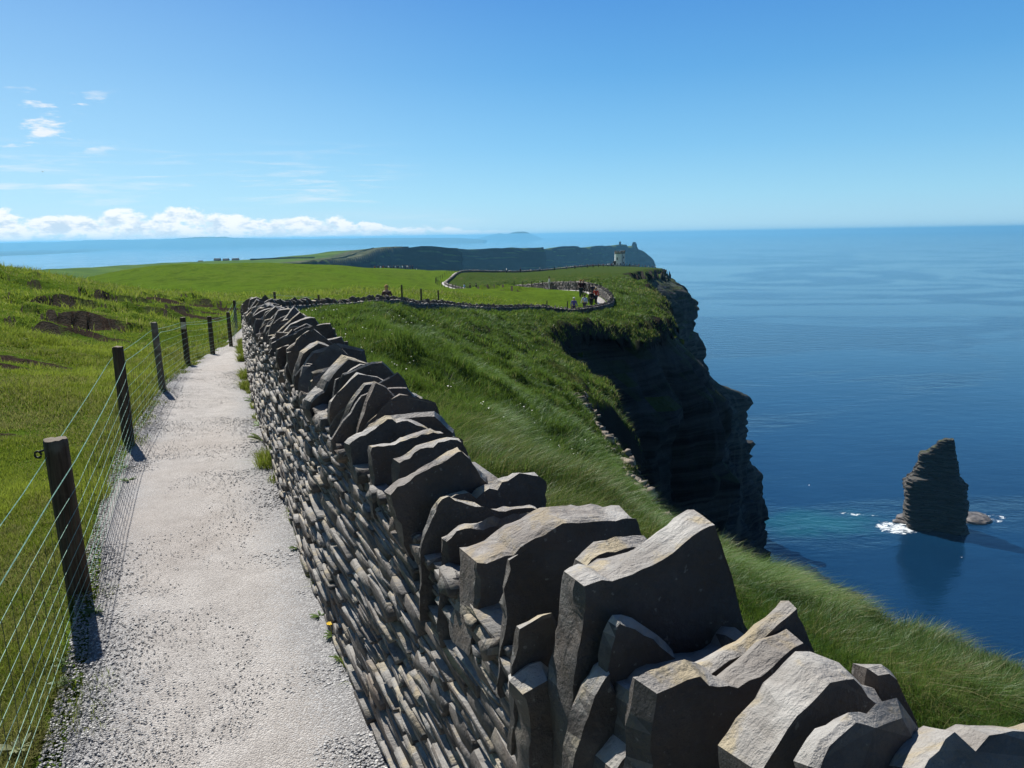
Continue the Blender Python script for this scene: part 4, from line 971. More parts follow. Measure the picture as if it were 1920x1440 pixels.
# ------------------------------------------------------------------ post and wire fence by the path
fence = empty('wire_fence', (-2.5, 4.16, 0.0), 'wooden post fence with pale twine and wire netting beside the near path', 'fence')
PB = [(-0.75, -0.6)] + [tuple(U(*p)[:2]) for p in ((150, 1118, 4.08), (242, 834, 7.4), (305, 731, 10.4), (352, 683, 14.0), (399, 661, 17.0), (433, 645, 19.8))] + [(-8.95, 25.0), (-8.7, 28.5), (-8.2, 33)]
PHH = [0.95, 0.91, .97, .94, .90, .88, .93, .9, .9, .9]; PR = [.05, .060, .052, .043, .050, .048, .047, .045, .045, .045]
PTOP = []
M_WOODPALE = plain('weathered_post', (0.17, 0.15, 0.125), 0.85, 0.2, .3, 14)
def post_geo(base, h, r, lean, seed):
    r_ = np.random.default_rng(seed); k = 18; zs = [-.25, 0, .1, .3, .5, .7, .85, .95, .985, 1.0]; V = []; F = []
    for zi, z in enumerate(zs):
        for j in range(k):
            q = 6.2832 * j / k; rad = r * (1.06 - .08 * z) * (1 + .035 * vnoise([math.cos(q) * 1.5 + seed], [math.sin(q) * 1.5], [z * 3.])[0]) * (1 if z < 1 else .93)
            V.append((base[0] + lean[0] * z * h + rad * math.cos(q), base[1] + lean[1] * z * h + rad * math.sin(q), base[2] + z * h + (r_.normal(0, .003) if z >= .98 else 0)))
    for i in range(len(zs) - 1):
        for j in range(k): F.append([i * k + j, i * k + (j + 1) % k, (i + 1) * k + (j + 1) % k, (i + 1) * k + j])
    V.append((base[0] + lean[0] * h, base[1] + lean[1] * h, base[2] + h + .002)); c = len(V) - 1; t0 = (len(zs) - 1) * k
    for j in range(k): F.append([t0 + j, t0 + (j + 1) % k, c])
    return V, F
for i, (b, h, r) in enumerate(zip(PB, PHH, PR)):
    z = gz1(*b); lean = [(0, 0), (-.025, .0), (-.015, .02), (-.04, .03), (-.02, .02), (-.01, 0), (-.01, 0), (0, 0), (0, 0), (0, 0)][i]
    V, F = post_geo((b[0], b[1], z), h, r, lean, 100 + i)
    o = mesh('post', V, F, M_WOODPALE if i == 3 else M_WOOD, fence); finish_rock(o, 50)
    if i == 3: o['label'] = 'slimmer pale weathered post'
    if i == 1: o['label'] = 'nearest thick dark post with a sawn top'
    PTOP.append((b[0] + lean[0] * h, b[1] + lean[1] * h, z + h))
    if i == 4:
        nb_ = MB(); nb_.box((b[0] + .012, b[1] - r - .006, z + h * .84), (.085, .006, .13)); nb_.build('notice', M_NOTICE, o)
    if i == 1:
        ib = MB(); c0 = np.array([b[0] - .05 - r - .012, b[1] - .01, z + h - .085]); ib.tube([c0 + .018 * np.array([math.cos(t), 0, math.sin(t)]) for t in np.linspace(0, 6.2832, 13)], .006, 6); ib.tube([c0 + np.array([.012, 0, .016]), c0 + np.array([.055, .01, .03])], .006, 6); ib.build('insulator', M_BLACK, o)
def strand(hfrac, side, r, nm, matl, sag=.012, jitter=.0):
    b = MB(); pts = []
    for i in range(len(PB) - 1):
        a0, a1 = np.array(PB[i]), np.array(PB[i + 1]); z0, z1 = gz1(*a0), gz1(*a1); d = (a1 - a0) / np.linalg.norm(a1 - a0); nn = np.array([d[1], -d[0]]) * side
        for t in np.linspace(0, 1, 9)[:-1]:
            p = a0 + (a1 - a0) * t + nn * (PR[i] + .006); pts.append((p[0], p[1], (z0 + hfrac * PHH[i]) * (1 - t) + (z1 + hfrac * PHH[i + 1]) * t - sag * 4 * t * (1 - t) + rng.normal(0, jitter)))
    b.tube(pts, r, 4, False); return b
strand(.90, -1, .0024, '', None).build('top_twine', M_WIRE, fence); strand(.86, 1, .0027, '', None, .02).build('top_twine', M_WIRE, fence)
nb = MB()
for hf in (.72, .60, .49, .39, .30, .22, .15, .08):
    b = strand(hf, 1, .0017, '', None, .008, .003); nb.add(np.concatenate(b.v), b.f)
nb.build('netting_strands', M_WIRE, fence, smooth=True)
vb = MB()
for i in range(len(PB) - 1):
    a0, a1 = np.array(PB[i]), np.array(PB[i + 1]); L = np.linalg.norm(a1 - a0); d = (a1 - a0) / L; nn = np.array([d[1], -d[0]]); z0, z1 = gz1(*a0), gz1(*a1)
    for t in np.arange(.07, L, .15):
        p = a0 + d * t + nn * (PR[i] + .007); g = t / L; zb = z0 * (1 - g) + z1 * g; h = PHH[i] * (1 - g) + PHH[i + 1] * g
        vb.tube([(p[0] + rng.normal(0, .004), p[1], zb + .03 * h), (p[0] + rng.normal(0, .006), p[1] + rng.normal(0, .006), zb + .4 * h), (p[0], p[1], zb + .72 * h)], .0015, 3, False)
vb.build('netting_uprights', M_WIRE2, fence)

# posts of the fence round the far enclosure
M_FARPOST = plain('far_post_wood', (0.06, 0.05, 0.042), 0.9)
fence2 = empty('wire_fence', (*U(1100, 552, 82)[:2], 0), 'distant line of dark posts fencing the green enclosure from the winding path', 'fence')
L2 = np.vstack([left_off(WLF, 2.0)[int(len(WLF) * .62):], left_off(WLB, 2.3)[3:]]); a2 = np.r_[0, np.cumsum(np.linalg.norm(np.diff(L2, axis=0), axis=1))]
sp = 0.0; np_ = 0
while sp < a2[-1] and np_ < 84:
    x, y = np.interp(sp, a2, L2[:, 0]), np.interp(sp, a2, L2[:, 1]); b = MB(); z = gfast(np.array([x]), np.array([y]))[0][0]; b.tube([(x, y, z - .2), (x, y, z + 1.15), (x, y, z + 1.17)], [.055, .05, .04], 8); b.build('post', M_FARPOST, fence2); np_ += 1; sp += rng.uniform(2.6, 3.6) * max(1, y / 130)
fence3 = empty('wire_fence', (*U(790, 556, 60)[:2], 0), 'three short dark posts standing in the bright field behind the low wall', 'fence')
for px, py, f in ((754, 559, 50), (790, 562, 50), (822, 560, 58)):
    p = U(px, py, f); z = gfast(p[:1], p[1:2])[0][0]; b = MB(); b.tube([(p[0], p[1], z - .3), (p[0], p[1], z + 1.05), (p[0], p[1], z + 1.07)], [.06, .055, .04], 8); b.build('post', M_FARPOST, fence3)

# ------------------------------------------------------------------ the round tower on the headland
def tp(px, py, f): return U(px, py, f)
TW = U(1163, 499, 430); tz = float(gfast(TW[:1], TW[1:2])[0][0])
# ground under the tower can sit a little below the surveyed spot
M_WHITE = plain('whitewash', (0.86, 0.86, 0.84), 0.85, .2, .12, .8)
M_TSTONE = plain('tower_stone', (0.27, 0.235, 0.195), 0.9, .2, .35, 1.2)
M_DARKST = plain('dark_stone', (0.06, 0.056, 0.052), 0.95, .1, .3, 1.0)
M_VOID = plain('dark_opening', (0.010, 0.011, 0.013), 0.6)
M_PAVE = plain('pale_paving', (0.40, 0.385, 0.36), 0.9, .1, .15, .5)
tower = empty('lookout_tower', (TW[0], TW[1], tz), 'pale round-cornered stone lookout tower with battlements on the headland', 'tower')
def ring(c, rx, ry, z0, z1, k=24, pw=3.0, taper=.97, cap=True):
    V = []
    for z, s_ in ((z0, 1.0), (z1, taper)):
        for j in range(k):
            q = 6.2832 * j / k; cx, sx = math.cos(q), math.sin(q); m = (abs(cx) ** pw + abs(sx) ** pw) ** (-1 / pw); V.append((c[0] + rx * m * cx * s_, c[1] + ry * m * sx * s_, z))
    F = [[j, (j + 1) % k, k + (j + 1) % k, k + j] for j in range(k)] + [[k + j for j in range(k)]]
    return V, F
c = np.array([TW[0] - .5, TW[1] + 2.4]); b = MB(); b.add(*ring(c, 2.35, 2.35, tz - 1.5, tz + 6.9)); b.build('tower_wall', M_WHITE, tower)
c2 = np.array([TW[0] + 1.75, TW[1] + 2.9]); b = MB(); b.add(*ring(c2, 1.15, 1.5, tz - 1.5, tz + 7.0, pw=5)); b.build('stair_turret', M_WHITE, tower)
b = MB(); b.add(*ring(c, 2.42, 2.42, tz + 6.9, tz + 7.9, taper=1.0)); b.add(*ring(c2, 1.2, 1.55, tz + 7.0, tz + 8.0, pw=5, taper=1.0))
for j in range(9):
    q = 6.2832 * j / 9 + .2; b.box((c[0] + 2.2 * math.cos(q), c[1] + 2.2 * math.sin(q), tz + 8.25), (.75, .45, .7), q + 1.57)
for qx, qy in ((-.8, -1.2), (.8, -1.2), (.8, .6), (-.8, .6)): b.box((c2[0] + qx, c2[1] + qy, tz + 8.35), (.6, .6, .7))
b.build('battlements', M_TSTONE, tower)
for x, z, h in ((-1.75, 4.3, 1.4), (-1.65, .9, 1.8), (.15, 1.0, 1.5)):
    b = MB(); yy = c[1] - 2.35 * (1 - abs((x + .5) / 2.35) ** 3) ** (1 / 3) - .03; b.box((TW[0] + x, yy, tz + z), (.5, .16, h)); b.build('window', M_VOID, tower)
for z in (4.9, 2.0): b = MB(); b.box((c2[0] + .25, c2[1] - 1.5, tz + z), (.42, .14, .9)); b.build('window', M_VOID, tower)
b = MB(); b.box((c[0] + 1.75, c[1] - 2.12, tz + 3.4), (.16, .12, 6.6)); b.build('drain_pipe', M_DARKST, tower)
b = MB(); b.box((TW[0] - 2.9, TW[1] + 1.3, tz + 1.2), (1.9, 1.7, 3.3), .1, .98); b.box((TW[0] - 2.9, TW[1] + 1.3, tz + 2.95), (2.1, 1.9, .2), .1); b.build('side_hut', M_DARKST, tower)
b = MB(); b.box((TW[0] - 1.5, TW[1] - 1.8, tz + .35), (6.5, .5, 1.5), -.03); b.box((TW[0] + 6.0, TW[1] - .4, tz + .2), (8.0, .4, .8), .05)
tw_ = tag(b.build('terrace_wall', M_PAVE, None, (TW[0] - 1.5, TW[1] - 1.8, tz - .7)), 'low white terrace wall in front of the pale lookout tower', 'wall')
# crowded viewing platform behind the bright field
PL = U(737, 506.5, 262); b = MB(); plz = PL[2] - .15
b.box((PL[0], PL[1], plz - .6), (15, 3.0, 1.3), .04); b.box((PL[0] - 6.5, PL[1] - .5, plz - .75), (6, 2.4, 1.2), -.12); b.box((PL[0] + 2, PL[1] - 1.4, plz + .25), (3.0, .3, .6), .04)
tag(b.build('viewing_platform', M_PAVE, None, (PL[0], PL[1], plz)), 'low pale viewing platform beyond the crest of the bright field', 'platform')
# ruined tower on the last headland, cottages in the valley
HT = U(1162.5, 459.2, 3150); b = MB(); b.box((HT[0], HT[1], HT[2] + 3), (8, 8, 16), 0, .9); b.box((HT[0] - 1, HT[1], HT[2] + 11.4), (6.5, 7, 2.4)); b.box((HT[0] + 2, HT[1], HT[2] + 12.6), (2, 3, 2.4))
tag(b.build('ruined_tower', M_DARKST, None, HT), 'tiny ruined watchtower on top of the farthest headland', 'tower')
HT2 = U(1189, 462, 3232); b = MB()
for zz, ww, ox in ((-26, 22, 0), (-14, 19, 1), (-3, 15, 0), (5, 15.5, 1), (11, 11, 0)): b.box((HT2[0] + ox, HT2[1], HT2[2] + zz), (ww, ww, 13), zz * .1, .9)
tag(b.build('rock_outcrop', M_DARKST, None, HT2), 'dark rock knob standing at the end of the farthest headland', 'rock')
for i, (px, w, h, lab) in enumerate(((356, 26, 5, 'long low farm shed, leftmost of the buildings on the far green rise'), (376, 10, 6, 'small farm cottage second from left on the far green rise'), (408, 15, 9, 'tallest farmhouse in the middle of the far green rise'), (424, 14, 6, 'grey farm cottage just right of the tallest farmhouse'), (442, 16, 5, 'low farm building at the right end of the far row'))):
    p = U(px, 489.4, 1300); z = float(FARL(p[:1], p[1:2])[0]); hs = empty('farm_building', (p[0], p[1], z), lab, 'house', 'farm buildings on the far rise')
    w *= .62; h *= .42; b = MB(); b.box((p[0], p[1], z + h / 2 - 1), (w, 8, h + 2)); b.build('wall', plain('farm_wall', (.24, .24, .23), .9), hs)
    b = MB(); b.add([(p[0] - w / 2 - .5, p[1] - 4.6, z + h), (p[0] + w / 2 + .5, p[1] - 4.6, z + h), (p[0] + w / 2 + .5, p[1] + 4.6, z + h), (p[0] - w / 2 - .5, p[1] + 4.6, z + h), (p[0] - w / 2 - .5, p[1], z + h + 1.8), (p[0] + w / 2 + .5, p[1], z + h + 1.8)], [[0, 1, 5, 4], [2, 3, 4, 5], [1, 2, 5], [3, 0, 4], [0, 3, 2, 1]]); b.build('roof', M_DARKST, hs)

# ------------------------------------------------------------------ sea stack and its rocks
sil = [(20, 842, 972), (70, 740, 985), (110, 725, 990), (150, 665, 992), (200, 600, 997), (240, 482, 1005), (300, 476, 1032), (360, 470, 1042), (420, 440, 1040), (480, 405, 1048), (540, 375, 1070), (590, 312, 1110), (605, 300, 1150), (650, 290, 1166), (668, 250, 1166), (720, 250, 1150), (800, 258, 1148), (900, 262, 1165), (980, 262, 1150), (1050, 256, 1118), (1130, 252, 1118), (1200, 262, 1150), (1260, 280, 1172), (1330, 300, 1172)]
sv = np.array([[1660 + (l / 2 + r / 2) / 7.577, 820 + y / 7.577, (r - l) / 2 / 7.577] for y, l, r in sil])
sbase = np.array([STACK[0], STACK[1], SEA]); hd = np.array([STACK[0], STACK[1]]) / np.hypot(*STACK); hr = np.array([hd[1], -hd[0], 0]); nst = np.array([hd[0], hd[1], 0])
lv = []
for px, py, hw in sv:
    wc = Upl(px, py, sbase, nst); wr = Upl(px + hw, py, sbase, nst); lv.append((wc[2], (wc - sbase) @ hr, np.linalg.norm(wr - wc)))
lv = np.array(lv)[::-1]
nlev, ka = 118, 96; zs = np.linspace(SEA - 4, lv[-1, 0], nlev); V = []
for i, z in enumerate(zs):
    cx = np.interp(z, lv[:, 0], lv[:, 1]); w = np.interp(z, lv[:, 0], lv[:, 2]); g = (z - SEA) / (lv[-1, 0] - SEA); dpt = 3 + 10 * (1 - g) ** .8
    lay = math.floor(i / 1.0 + .4 * math.sin(i)); q = np.linspace(0, 2 * math.pi, ka, endpoint=False)
    m = (np.abs(np.cos(q)) ** 5 + np.abs(np.sin(q)) ** 5) ** (-1 / 5)
    n1 = fbm(np.cos(q) * 2.2 + 9, np.sin(q) * 2.2, np.full(ka, z * .09), oct=4, seed=131); sec = np.floor(q / .42 + .5 * vnoise(np.full(ka, i * .3), q * 0, seed=5))
    n2 = _h(np.full(ka, float(lay)), sec, np.zeros(ka), 133) * 2 - 1
    butt = 2.6 * np.exp(-((q - 4.0) / .42) ** 2) * (g < .56) - 1.2 * np.exp(-((q - 4.9) / .3) ** 2) * (g < .6)     # buttress on the left front with a lit shoulder
    rad = 1 + (.10 * n1 + .08 * n2) * (1 if i < nlev - 1 else .8)
    X = cx + w * m * np.cos(q) * (1 + (rad - 1) * .6); Y = (dpt * m * np.sin(q) * np.where(np.sin(q) > 0, .6, 1.0) - butt * 1.2) * rad
    V.append(np.c_[sbase[0] + hr[0] * X + nst[0] * Y, sbase[1] + hr[1] * X + nst[1] * Y, np.full(ka, z) + .5 * vnoise(np.cos(q) * 2, np.sin(q) * 2, np.full(ka, i * .4), seed=7)])
V = np.concatenate(V); i_ = np.arange(nlev * ka).reshape(nlev, ka)
Fq = np.stack([i_[:-1], np.roll(i_[:-1], -1, 1), np.roll(i_[1:], -1, 1), i_[1:]], -1).reshape(-1, 4)
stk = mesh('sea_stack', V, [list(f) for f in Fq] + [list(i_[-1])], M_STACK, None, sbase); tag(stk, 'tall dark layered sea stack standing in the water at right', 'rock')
def reef(pts, h, lab, seed, zoff=.0):
    P = np.array([Uz(px, py, SEA)[:2] for px, py in pts]); C = P.mean(0); D = densify(np.vstack([P, P[:1]]), 2.0)[:-1]; m = len(D); V = []
    for k, (s_, z) in enumerate(((1.06, -2), (1.0, .2), (.94, .5), (.90, .55), (.72, .8), (.66, .85), (.4, 1.0))):
        V.append(np.c_[C + (D - C) * (s_ * (1 + .05 * fbm(D[:, 0] * .3, D[:, 1] * .3, np.full(m, k * 1.), seed=seed)))[:, None], SEA + zoff + h * z * (1 + .25 * vnoise(D[:, 0] * .2, D[:, 1] * .2, np.full(m, k * .3), seed=seed))])
    V = np.concatenate(V); i_ = np.arange(7 * m).reshape(7, m); Fq = np.stack([i_[:-1], np.roll(i_[:-1], -1, 1), np.roll(i_[1:], -1, 1), i_[1:]], -1).reshape(-1, 4)
    return tag(mesh('reef_rock', V, [list(f) for f in Fq] + [list(i_[-1])], M_REEF, None, (C[0], C[1], SEA)), lab, 'rock')
M_REEF = plain('wet_reef', (0.13, 0.115, 0.105), 0.6, .4, .5, .25)
def zp(x, y): return (1660 + x / 7.577, 820 + y / 7.577)
reef([zp(*t) for t in ((1080, 1060), (1200, 1075), (1330, 1090), (1450, 1130), (1510, 1180), (1500, 1215), (1360, 1245), (1220, 1235), (1120, 1190))], 2.6, 'flat brown reef rock awash at the right foot of the sea stack', 141)
reef([zp(*t) for t in ((150, 1120), (250, 1105), (400, 1145), (540, 1225), (620, 1265), (560, 1290), (400, 1230), (250, 1190), (160, 1160))], 3.0, 'low sloping reef ledge at the left foot of the sea stack', 142)
reef([zp(*t) for t in ((100, 1180), (170, 1165), (300, 1215), (310, 1235), (200, 1220), (110, 1210))], 1.2, 'small wave-washed rock left of the sloping reef ledge', 143)
# pinnacle leaning off the foot of the headland
pz = [(828, 1404, 9), (833, 1406, 10), (842, 1402, 7), (850, 1399, 6), (862, 1398, 7), (880, 1396, 10), (905, 1392, 16)]
p0 = U(1402, 880, 492); V = []; kk = 14
for j, (py, px, hw) in enumerate(pz):
    wc = Upl(px, py, p0, np.array([0, 1., 0])); w = hw / 1443 * 492
    for t in range(kk):
        q = 6.2832 * t / kk; V.append((wc[0] + w * math.cos(q) * (1 + rng.normal(0, .1)), wc[1] + w * 1.2 * math.sin(q), wc[2] + rng.normal(0, .25)))
Fp = [[j * kk + t, (j + 1) * kk + t, (j + 1) * kk + (t + 1) % kk, j * kk + (t + 1) % kk] for j in range(len(pz) - 1) for t in range(kk)] + [list(range(kk))]
tag(mesh('rock_pinnacle', V, Fp, M_CLIFF, None, p0), 'small dark rock pinnacle jutting from the edge of the sea cliff', 'rock')

# ------------------------------------------------------------------ grass blades
def blades(name, P, H, Wd, lean, tone, dry, matl, bend=1.0):
    """P roots (n,3), H heights, Wd widths, lean (n,2) tip shift as a share of the height"""
    m = len(P); a = rng.uniform(0, 6.2832, m); wx, wy = np.cos(a) * Wd / 2, np.sin(a) * Wd / 2
    L = np.hypot(lean[:, 0], lean[:, 1]); hz = H / np.sqrt(1 + .6 * L ** 2)
    V = np.empty((m, 5, 3))
    V[:, 0] = P - np.c_[wx, wy, H * .12]; V[:, 1] = P + np.c_[wx, wy, -H * .12]
    mid = P + np.c_[lean[:, 0] * H * .30, lean[:, 1] * H * .30, hz * .60]
    V[:, 2] = mid + np.c_[wx, wy, wx * 0] * .72; V[:, 3] = mid - np.c_[wx, wy, wx * 0] * .72
    V[:, 4] = P + np.c_[lean[:, 0] * H, lean[:, 1] * H, hz * (1.0 - .12 * np.minimum(L, 1.5))]
    b = 5 * np.arange(m)[:, None]
    return mesh(name, V.reshape(-1, 3), [np.array([[0, 1, 2, 3]]) + b, np.array([[3, 2, 4]]) + b], matl, attrs={'tone': np.repeat(tone, 5), 'dry': np.repeat(dry, 5)})
def scatter(n_, f0, f1, px0, px1, power=1.0):
    """points over the ground, thinning with distance (constant count per octave of range)"""
    r = np.exp(rng.uniform(math.log(f0), math.log(f1), n_)); t = rng.uniform((px0 - 960) / FPX, (px1 - 960) / FPX, n_)
    return r * t, r
WLINE = WALLD[:, :2]
def long_grass(n_, f0, f1, px0, px1, hmul, wmin, wk, nm, clump=1):
    x, y = scatter(n_, f0, f1, px0, px1); z, ro, sdd, mu = gfast(x, y)
    d, sgn, _ = pdist(x, y, WLINE); ok = (d * sgn > WT + .04) & (sdd < np.where((y > 15) & (y < 36), -.75 + .45 * vnoise(x * 1.1, y * 1.1, seed=77), .35 + .004 * y))
    x, y, z, ro, sdd = x[ok], y[ok], z[ok], ro[ok], sdd[ok]; d = d[ok]
    if clump > 1:
        rad = .05 + .006 * y
        x = np.repeat(x, clump); y = np.repeat(y, clump); rad = np.repeat(rad, clump); d = np.repeat(d, clump)
        x = x + rng.normal(0, 1, len(x)) * rad; y = y + rng.normal(0, 1, len(y)) * rad; z, ro, sdd, mu = gfast(x, y)
    m = len(x); pat = fbm(x * .35, y * .35, oct=3, seed=201); pat2 = fbm(x * 1.7, y * 1.7, oct=2, seed=202); pat3 = fbm(x * .12 + 40, y * .12, oct=2, seed=203)
    H = hmul * np.clip(rng.normal(.26, .07, m) * (1 + .35 * pat + .75 * pat2), .05, .55) * (1 - .3 * sst(y, 14, 24)) * (0.55 + .45 * sst(d, .0, 1.2)) * (1 + .0035 * y)
    Wd = np.maximum(wmin, wk * y) * rng.uniform(.7, 1.4, m)
    wa = -.53 + 1.5 * fbm(x * .8, y * .8, oct=2, seed=204); ws = .55 + .45 * pat + .25 * pat2; wind = np.c_[np.cos(wa) * ws, np.sin(wa) * ws] + rng.normal(0, .36, (m, 2))
    tone = np.clip(.40 + .42 * pat2 + .32 * pat + rng.normal(0, .24, m), 0, 1)
    edge = np.exp(-np.abs(sdd + .2) / (.25 + .012 * y))
    dry = np.clip((rng.random(m) < .03 + .45 * np.clip(pat3, 0, 1) * (pat2 > -.1) + .15 * (pat2 > .55) + .45 * edge) * rng.uniform(.35, 1, m), 0, 1)
    o = blades(nm, np.c_[x, y, z], H, Wd, wind, tone, dry, M_GRASS_LONG); return tag(o, kind='stuff')
long_grass(330000, 2.6, 16, 640, 2000, .64, .0035, .00075, 'long_grass')
long_grass(190000, 7, 34, 480, 1500, .8, .005, .00075, 'long_grass')
long_grass(170000, 26, 125, 540, 1330, .95, .01, .00085, 'long_grass')
def short_grass(n_, f0, f1, px0, px1, nm):
    x, y = scatter(n_, f0, f1, px0, px1); z, ro, sdd, mu = gfast(x, y)
    dl, sl, _ = pdist(x, y, PATH_L); dp = dl * -sl; dw, sw, _ = pdist(x, y, WLINE); near = y < 36
    ragged = .05 * vnoise(x * 6, y * 6, seed=7) + .04
    ok = (np.where(near, dp > ragged, 1) > 0) & (ro < .05) & (rng.random(len(x)) > (mu - .12) * 1.8 + .9 * mu * fbm(x * 1.3, y * 1.3, oct=3, seed=19)) & (np.where(y > 27, dw * -sw, 9) > 2.9)
    x, y, z, dp = x[ok], y[ok], z[ok], dp[ok]; m = len(x)
    pat = fbm(x * .6, y * .6, oct=3, seed=211); pat2 = fbm(x * 2.6, y * 2.6, oct=2, seed=212)
    verge = np.exp(-np.maximum(dp, 0) / .22) * near[ok]
    H = np.clip(rng.normal(.042, .014, m) * (1 + .5 * pat + .5 * pat2), .012, .2) * (1 + .5 * verge) * (1 + .02 * y) * (1 + 1.5 * (fbm(x * .8, y * 1.5, oct=2, seed=213) > .30) * sst(y, 10, 18))
    Wd = np.maximum(.0028, .00078 * y) * rng.uniform(.7, 1.5, m)
    lean = rng.normal(0, .5, (m, 2)) + np.array([.25, -.1]); tone = np.clip(.45 + .28 * pat2 + .2 * pat + rng.normal(0, .2, m), 0, 1)
    big = fbm(x * .22, y * .34, oct=3, seed=215); tone = np.clip(tone + .30 * big, 0, 1); dry = (rng.random(m) < .06 + .28 * (pat2 < -.35) + .25 * verge + .55 * np.clip(-big - .1, 0, 1) + .35 * (fbm(x * 1.1, y * 1.6, oct=2, seed=216) > .45)) * rng.uniform(.25, .9, m)
    return tag(blades(nm, np.c_[x, y, z], H, Wd, lean, tone, dry, M_GRASS_SHORT), kind='stuff')
short_grass(330000, 2.2, 18, -150, 560, 'short_grass')
short_grass(170000, 14, 75, -150, 1120, 'short_grass')
# taller verge tufts by the path edge and along the wall foot
def verge(n_, line, off0, off1, nm, s0, s1, hh=.12):
    D = densify(line, .1); a = np.r_[0, np.cumsum(np.linalg.norm(np.diff(D, axis=0), axis=1))]
    s = rng.uniform(s0, s1, n_); cl = vnoise(s * 1.9, s * 0 + off0 * 10, seed=221) + .5 * vnoise(s * 6, s * 0, seed=222); k = cl > .05; s = s[k]; cl = cl[k]
    P, tx = at_s(D, a, s); nn = np.c_[-tx[:, 1], tx[:, 0]]; m = len(s); o_ = rng.uniform(off0, off1, m) * np.clip(cl + .4, .3, 1); P = P + nn * o_[:, None]; z = gfast(P[:, 0], P[:, 1])[0]
    return tag(blades(nm, np.c_[P, z], hh * rng.uniform(.4, 1.3, m) * np.clip(cl + .4, .4, 1.2), np.maximum(.003, .0008 * P[:, 1]) * rng.uniform(.7, 1.5, m), rng.normal(0, .5, (m, 2)), np.clip(rng.normal(.4, .25, m), 0, 1), (rng.random(m) < .25) * rng.uniform(.3, 1, m), M_GRASS_SHORT), kind='stuff')
verge(15000, PATH_L, .02, .26, 'verge_grass', 3.5, 30, .09)
verge(30000, WALL_N, -.01, .17, 'verge_grass', 10.5, 27, .15)
verge(16000, PATH_L, -.20, .06, 'verge_grass', 2.6, 28, .06)
verge(2500, WALL_N, -.01, .06, 'verge_grass', 6.0, 11, .08)

# ------------------------------------------------------------------ leafy weeds at the wall foot and path edge, small white flowers
def weed(loc, size, seed, label, name='weed', n_leaf=12, dry=.1):
    r_ = np.random.default_rng(seed); V = []; F = []; T = []
    for i in range(n_leaf):
        a = r_.uniform(0, 6.28); L = size * r_.uniform(.5, 1.1); w = L * r_.uniform(.16, .28); up = r_.uniform(.15, .9); k0 = len(V); d = np.array([math.cos(a), math.sin(a)]); n_ = np.array([-d[1], d[0]])
        for t, ww in ((0, .2), (.35, 1), (.7, .8), (1.0, .05)):
            c = np.array([*(d * L * t * (1 - .25 * up * t)), L * up * (t - .55 * t * t) + .01])
            V += [loc + c + np.array([*(n_ * w * ww / 2), 0]), loc + c - np.array([*(n_ * w * ww / 2), -w * .15])]; T += [r_.random()] * 2
        for q in range(3): F.append([k0 + 2 * q, k0 + 2 * q + 1, k0 + 2 * q + 3, k0 + 2 * q + 2])
    o = mesh(name, np.array(V), F, M_WEED, None, loc, attrs={'tone': T, 'dry': [dry] * len(V)}); return tag(o, label, 'plant', 'weeds along the path')
WEEDS = [(385, 1245, .07, 'small green weed on the left gravel edge, just past the nearest post shadow'), (125, 1285, .08, 'leafy dock weed at the path edge in front of the nearest fence post'), (118, 1250, .06, 'low weed beside the netting near the foot of the nearest post'),
         (240, 905, .10, 'broad-leaved weed at the path edge below the second fence post'), (236, 880, .07, 'dark weed tuft close to the second fence post'), (624, 1196, .07, 'small weed with a yellow flower growing from the wall foot'), (636, 1240, .06, 'weed growing at the wall foot nearest the camera'), (600, 1160, .06, 'short weed at the wall foot behind the yellow-flowered one'), (556, 1030, .07, 'green weed clump halfway along the near wall foot'), (500, 858, .14, 'pale leafy weed where the near wall foot curves away'), (492, 828, .16, 'tall pale weed bunch against the wall foot'), (488, 800, .16, 'green weed bunch behind the pale ones at the wall foot'), (478, 752, .2, 'dense weed bunch far along the wall foot'), (470, 708, .22, 'farthest weed bunch at the wall foot'), (180, 1150, .08, 'grassy weed right of the nearest fence post'), (35, 1410, .09, 'dry pale weed in the bottom left corner by the netting')]
for i, (px, py, sz_, lab) in enumerate(WEEDS):
    p = Uz(px, py, 0.0)
    for _ in range(3): p = Uz(px, py, float(gfast(p[:1], p[1:2])[0][0]) + .02)
    if i == 0: continue
    wd_ = weed(p, sz_, 300 + i, lab, n_leaf=14 if i < 15 else 20, dry=.95 if i == 15 else (.45 if i in (9, 10) else .1))
    if i == 5:
        b = MB(); q_ = p + np.array([-.01, 0, .075]); b.tube([p, q_], .0015, 4)
        for t_ in range(9): q0 = 6.2832 * t_ / 9; b.add([q_, q_ + np.array([.015 * math.cos(q0 - .3), .015 * math.sin(q0 - .3), .003]), q_ + np.array([.019 * math.cos(q0), .019 * math.sin(q0), .004]), q_ + np.array([.015 * math.cos(q0 + .3), .015 * math.sin(q0 + .3), .003])], [[0, 1, 2, 3]])
        b.build('flower', plain('yellow_petal', (.75, .50, .02), .6), wd_, p)
M_PETAL = plain('petal', (.62, .62, .58), .7)
nf = 520; x, y = scatter(nf, 10, 60, 560, 1100); z, ro, sdd, mu = gfast(x, y); pf = fbm(x * .3, y * .3, oct=2, seed=231); k = (ro > .9) & (pf > .25) & (sdd < -1); x, y, z = x[k], y[k], z[k]; nf = len(x)
s_ = .009 + .00042 * y; a = rng.uniform(0, 6.28, (nf, 1)) + np.array([0, 1.57, 3.14, 4.71]); V = np.stack([x[:, None] + s_[:, None] * np.cos(a), y[:, None] + s_[:, None] * np.sin(a), (z + .2 + .002 * y)[:, None] + s_[:, None] * .5 * np.sin(a * 2 + 1)], -1)
tag(mesh('wildflowers', V.reshape(-1, 3), np.arange(nf * 4).reshape(-1, 4), M_PETAL), kind='stuff')

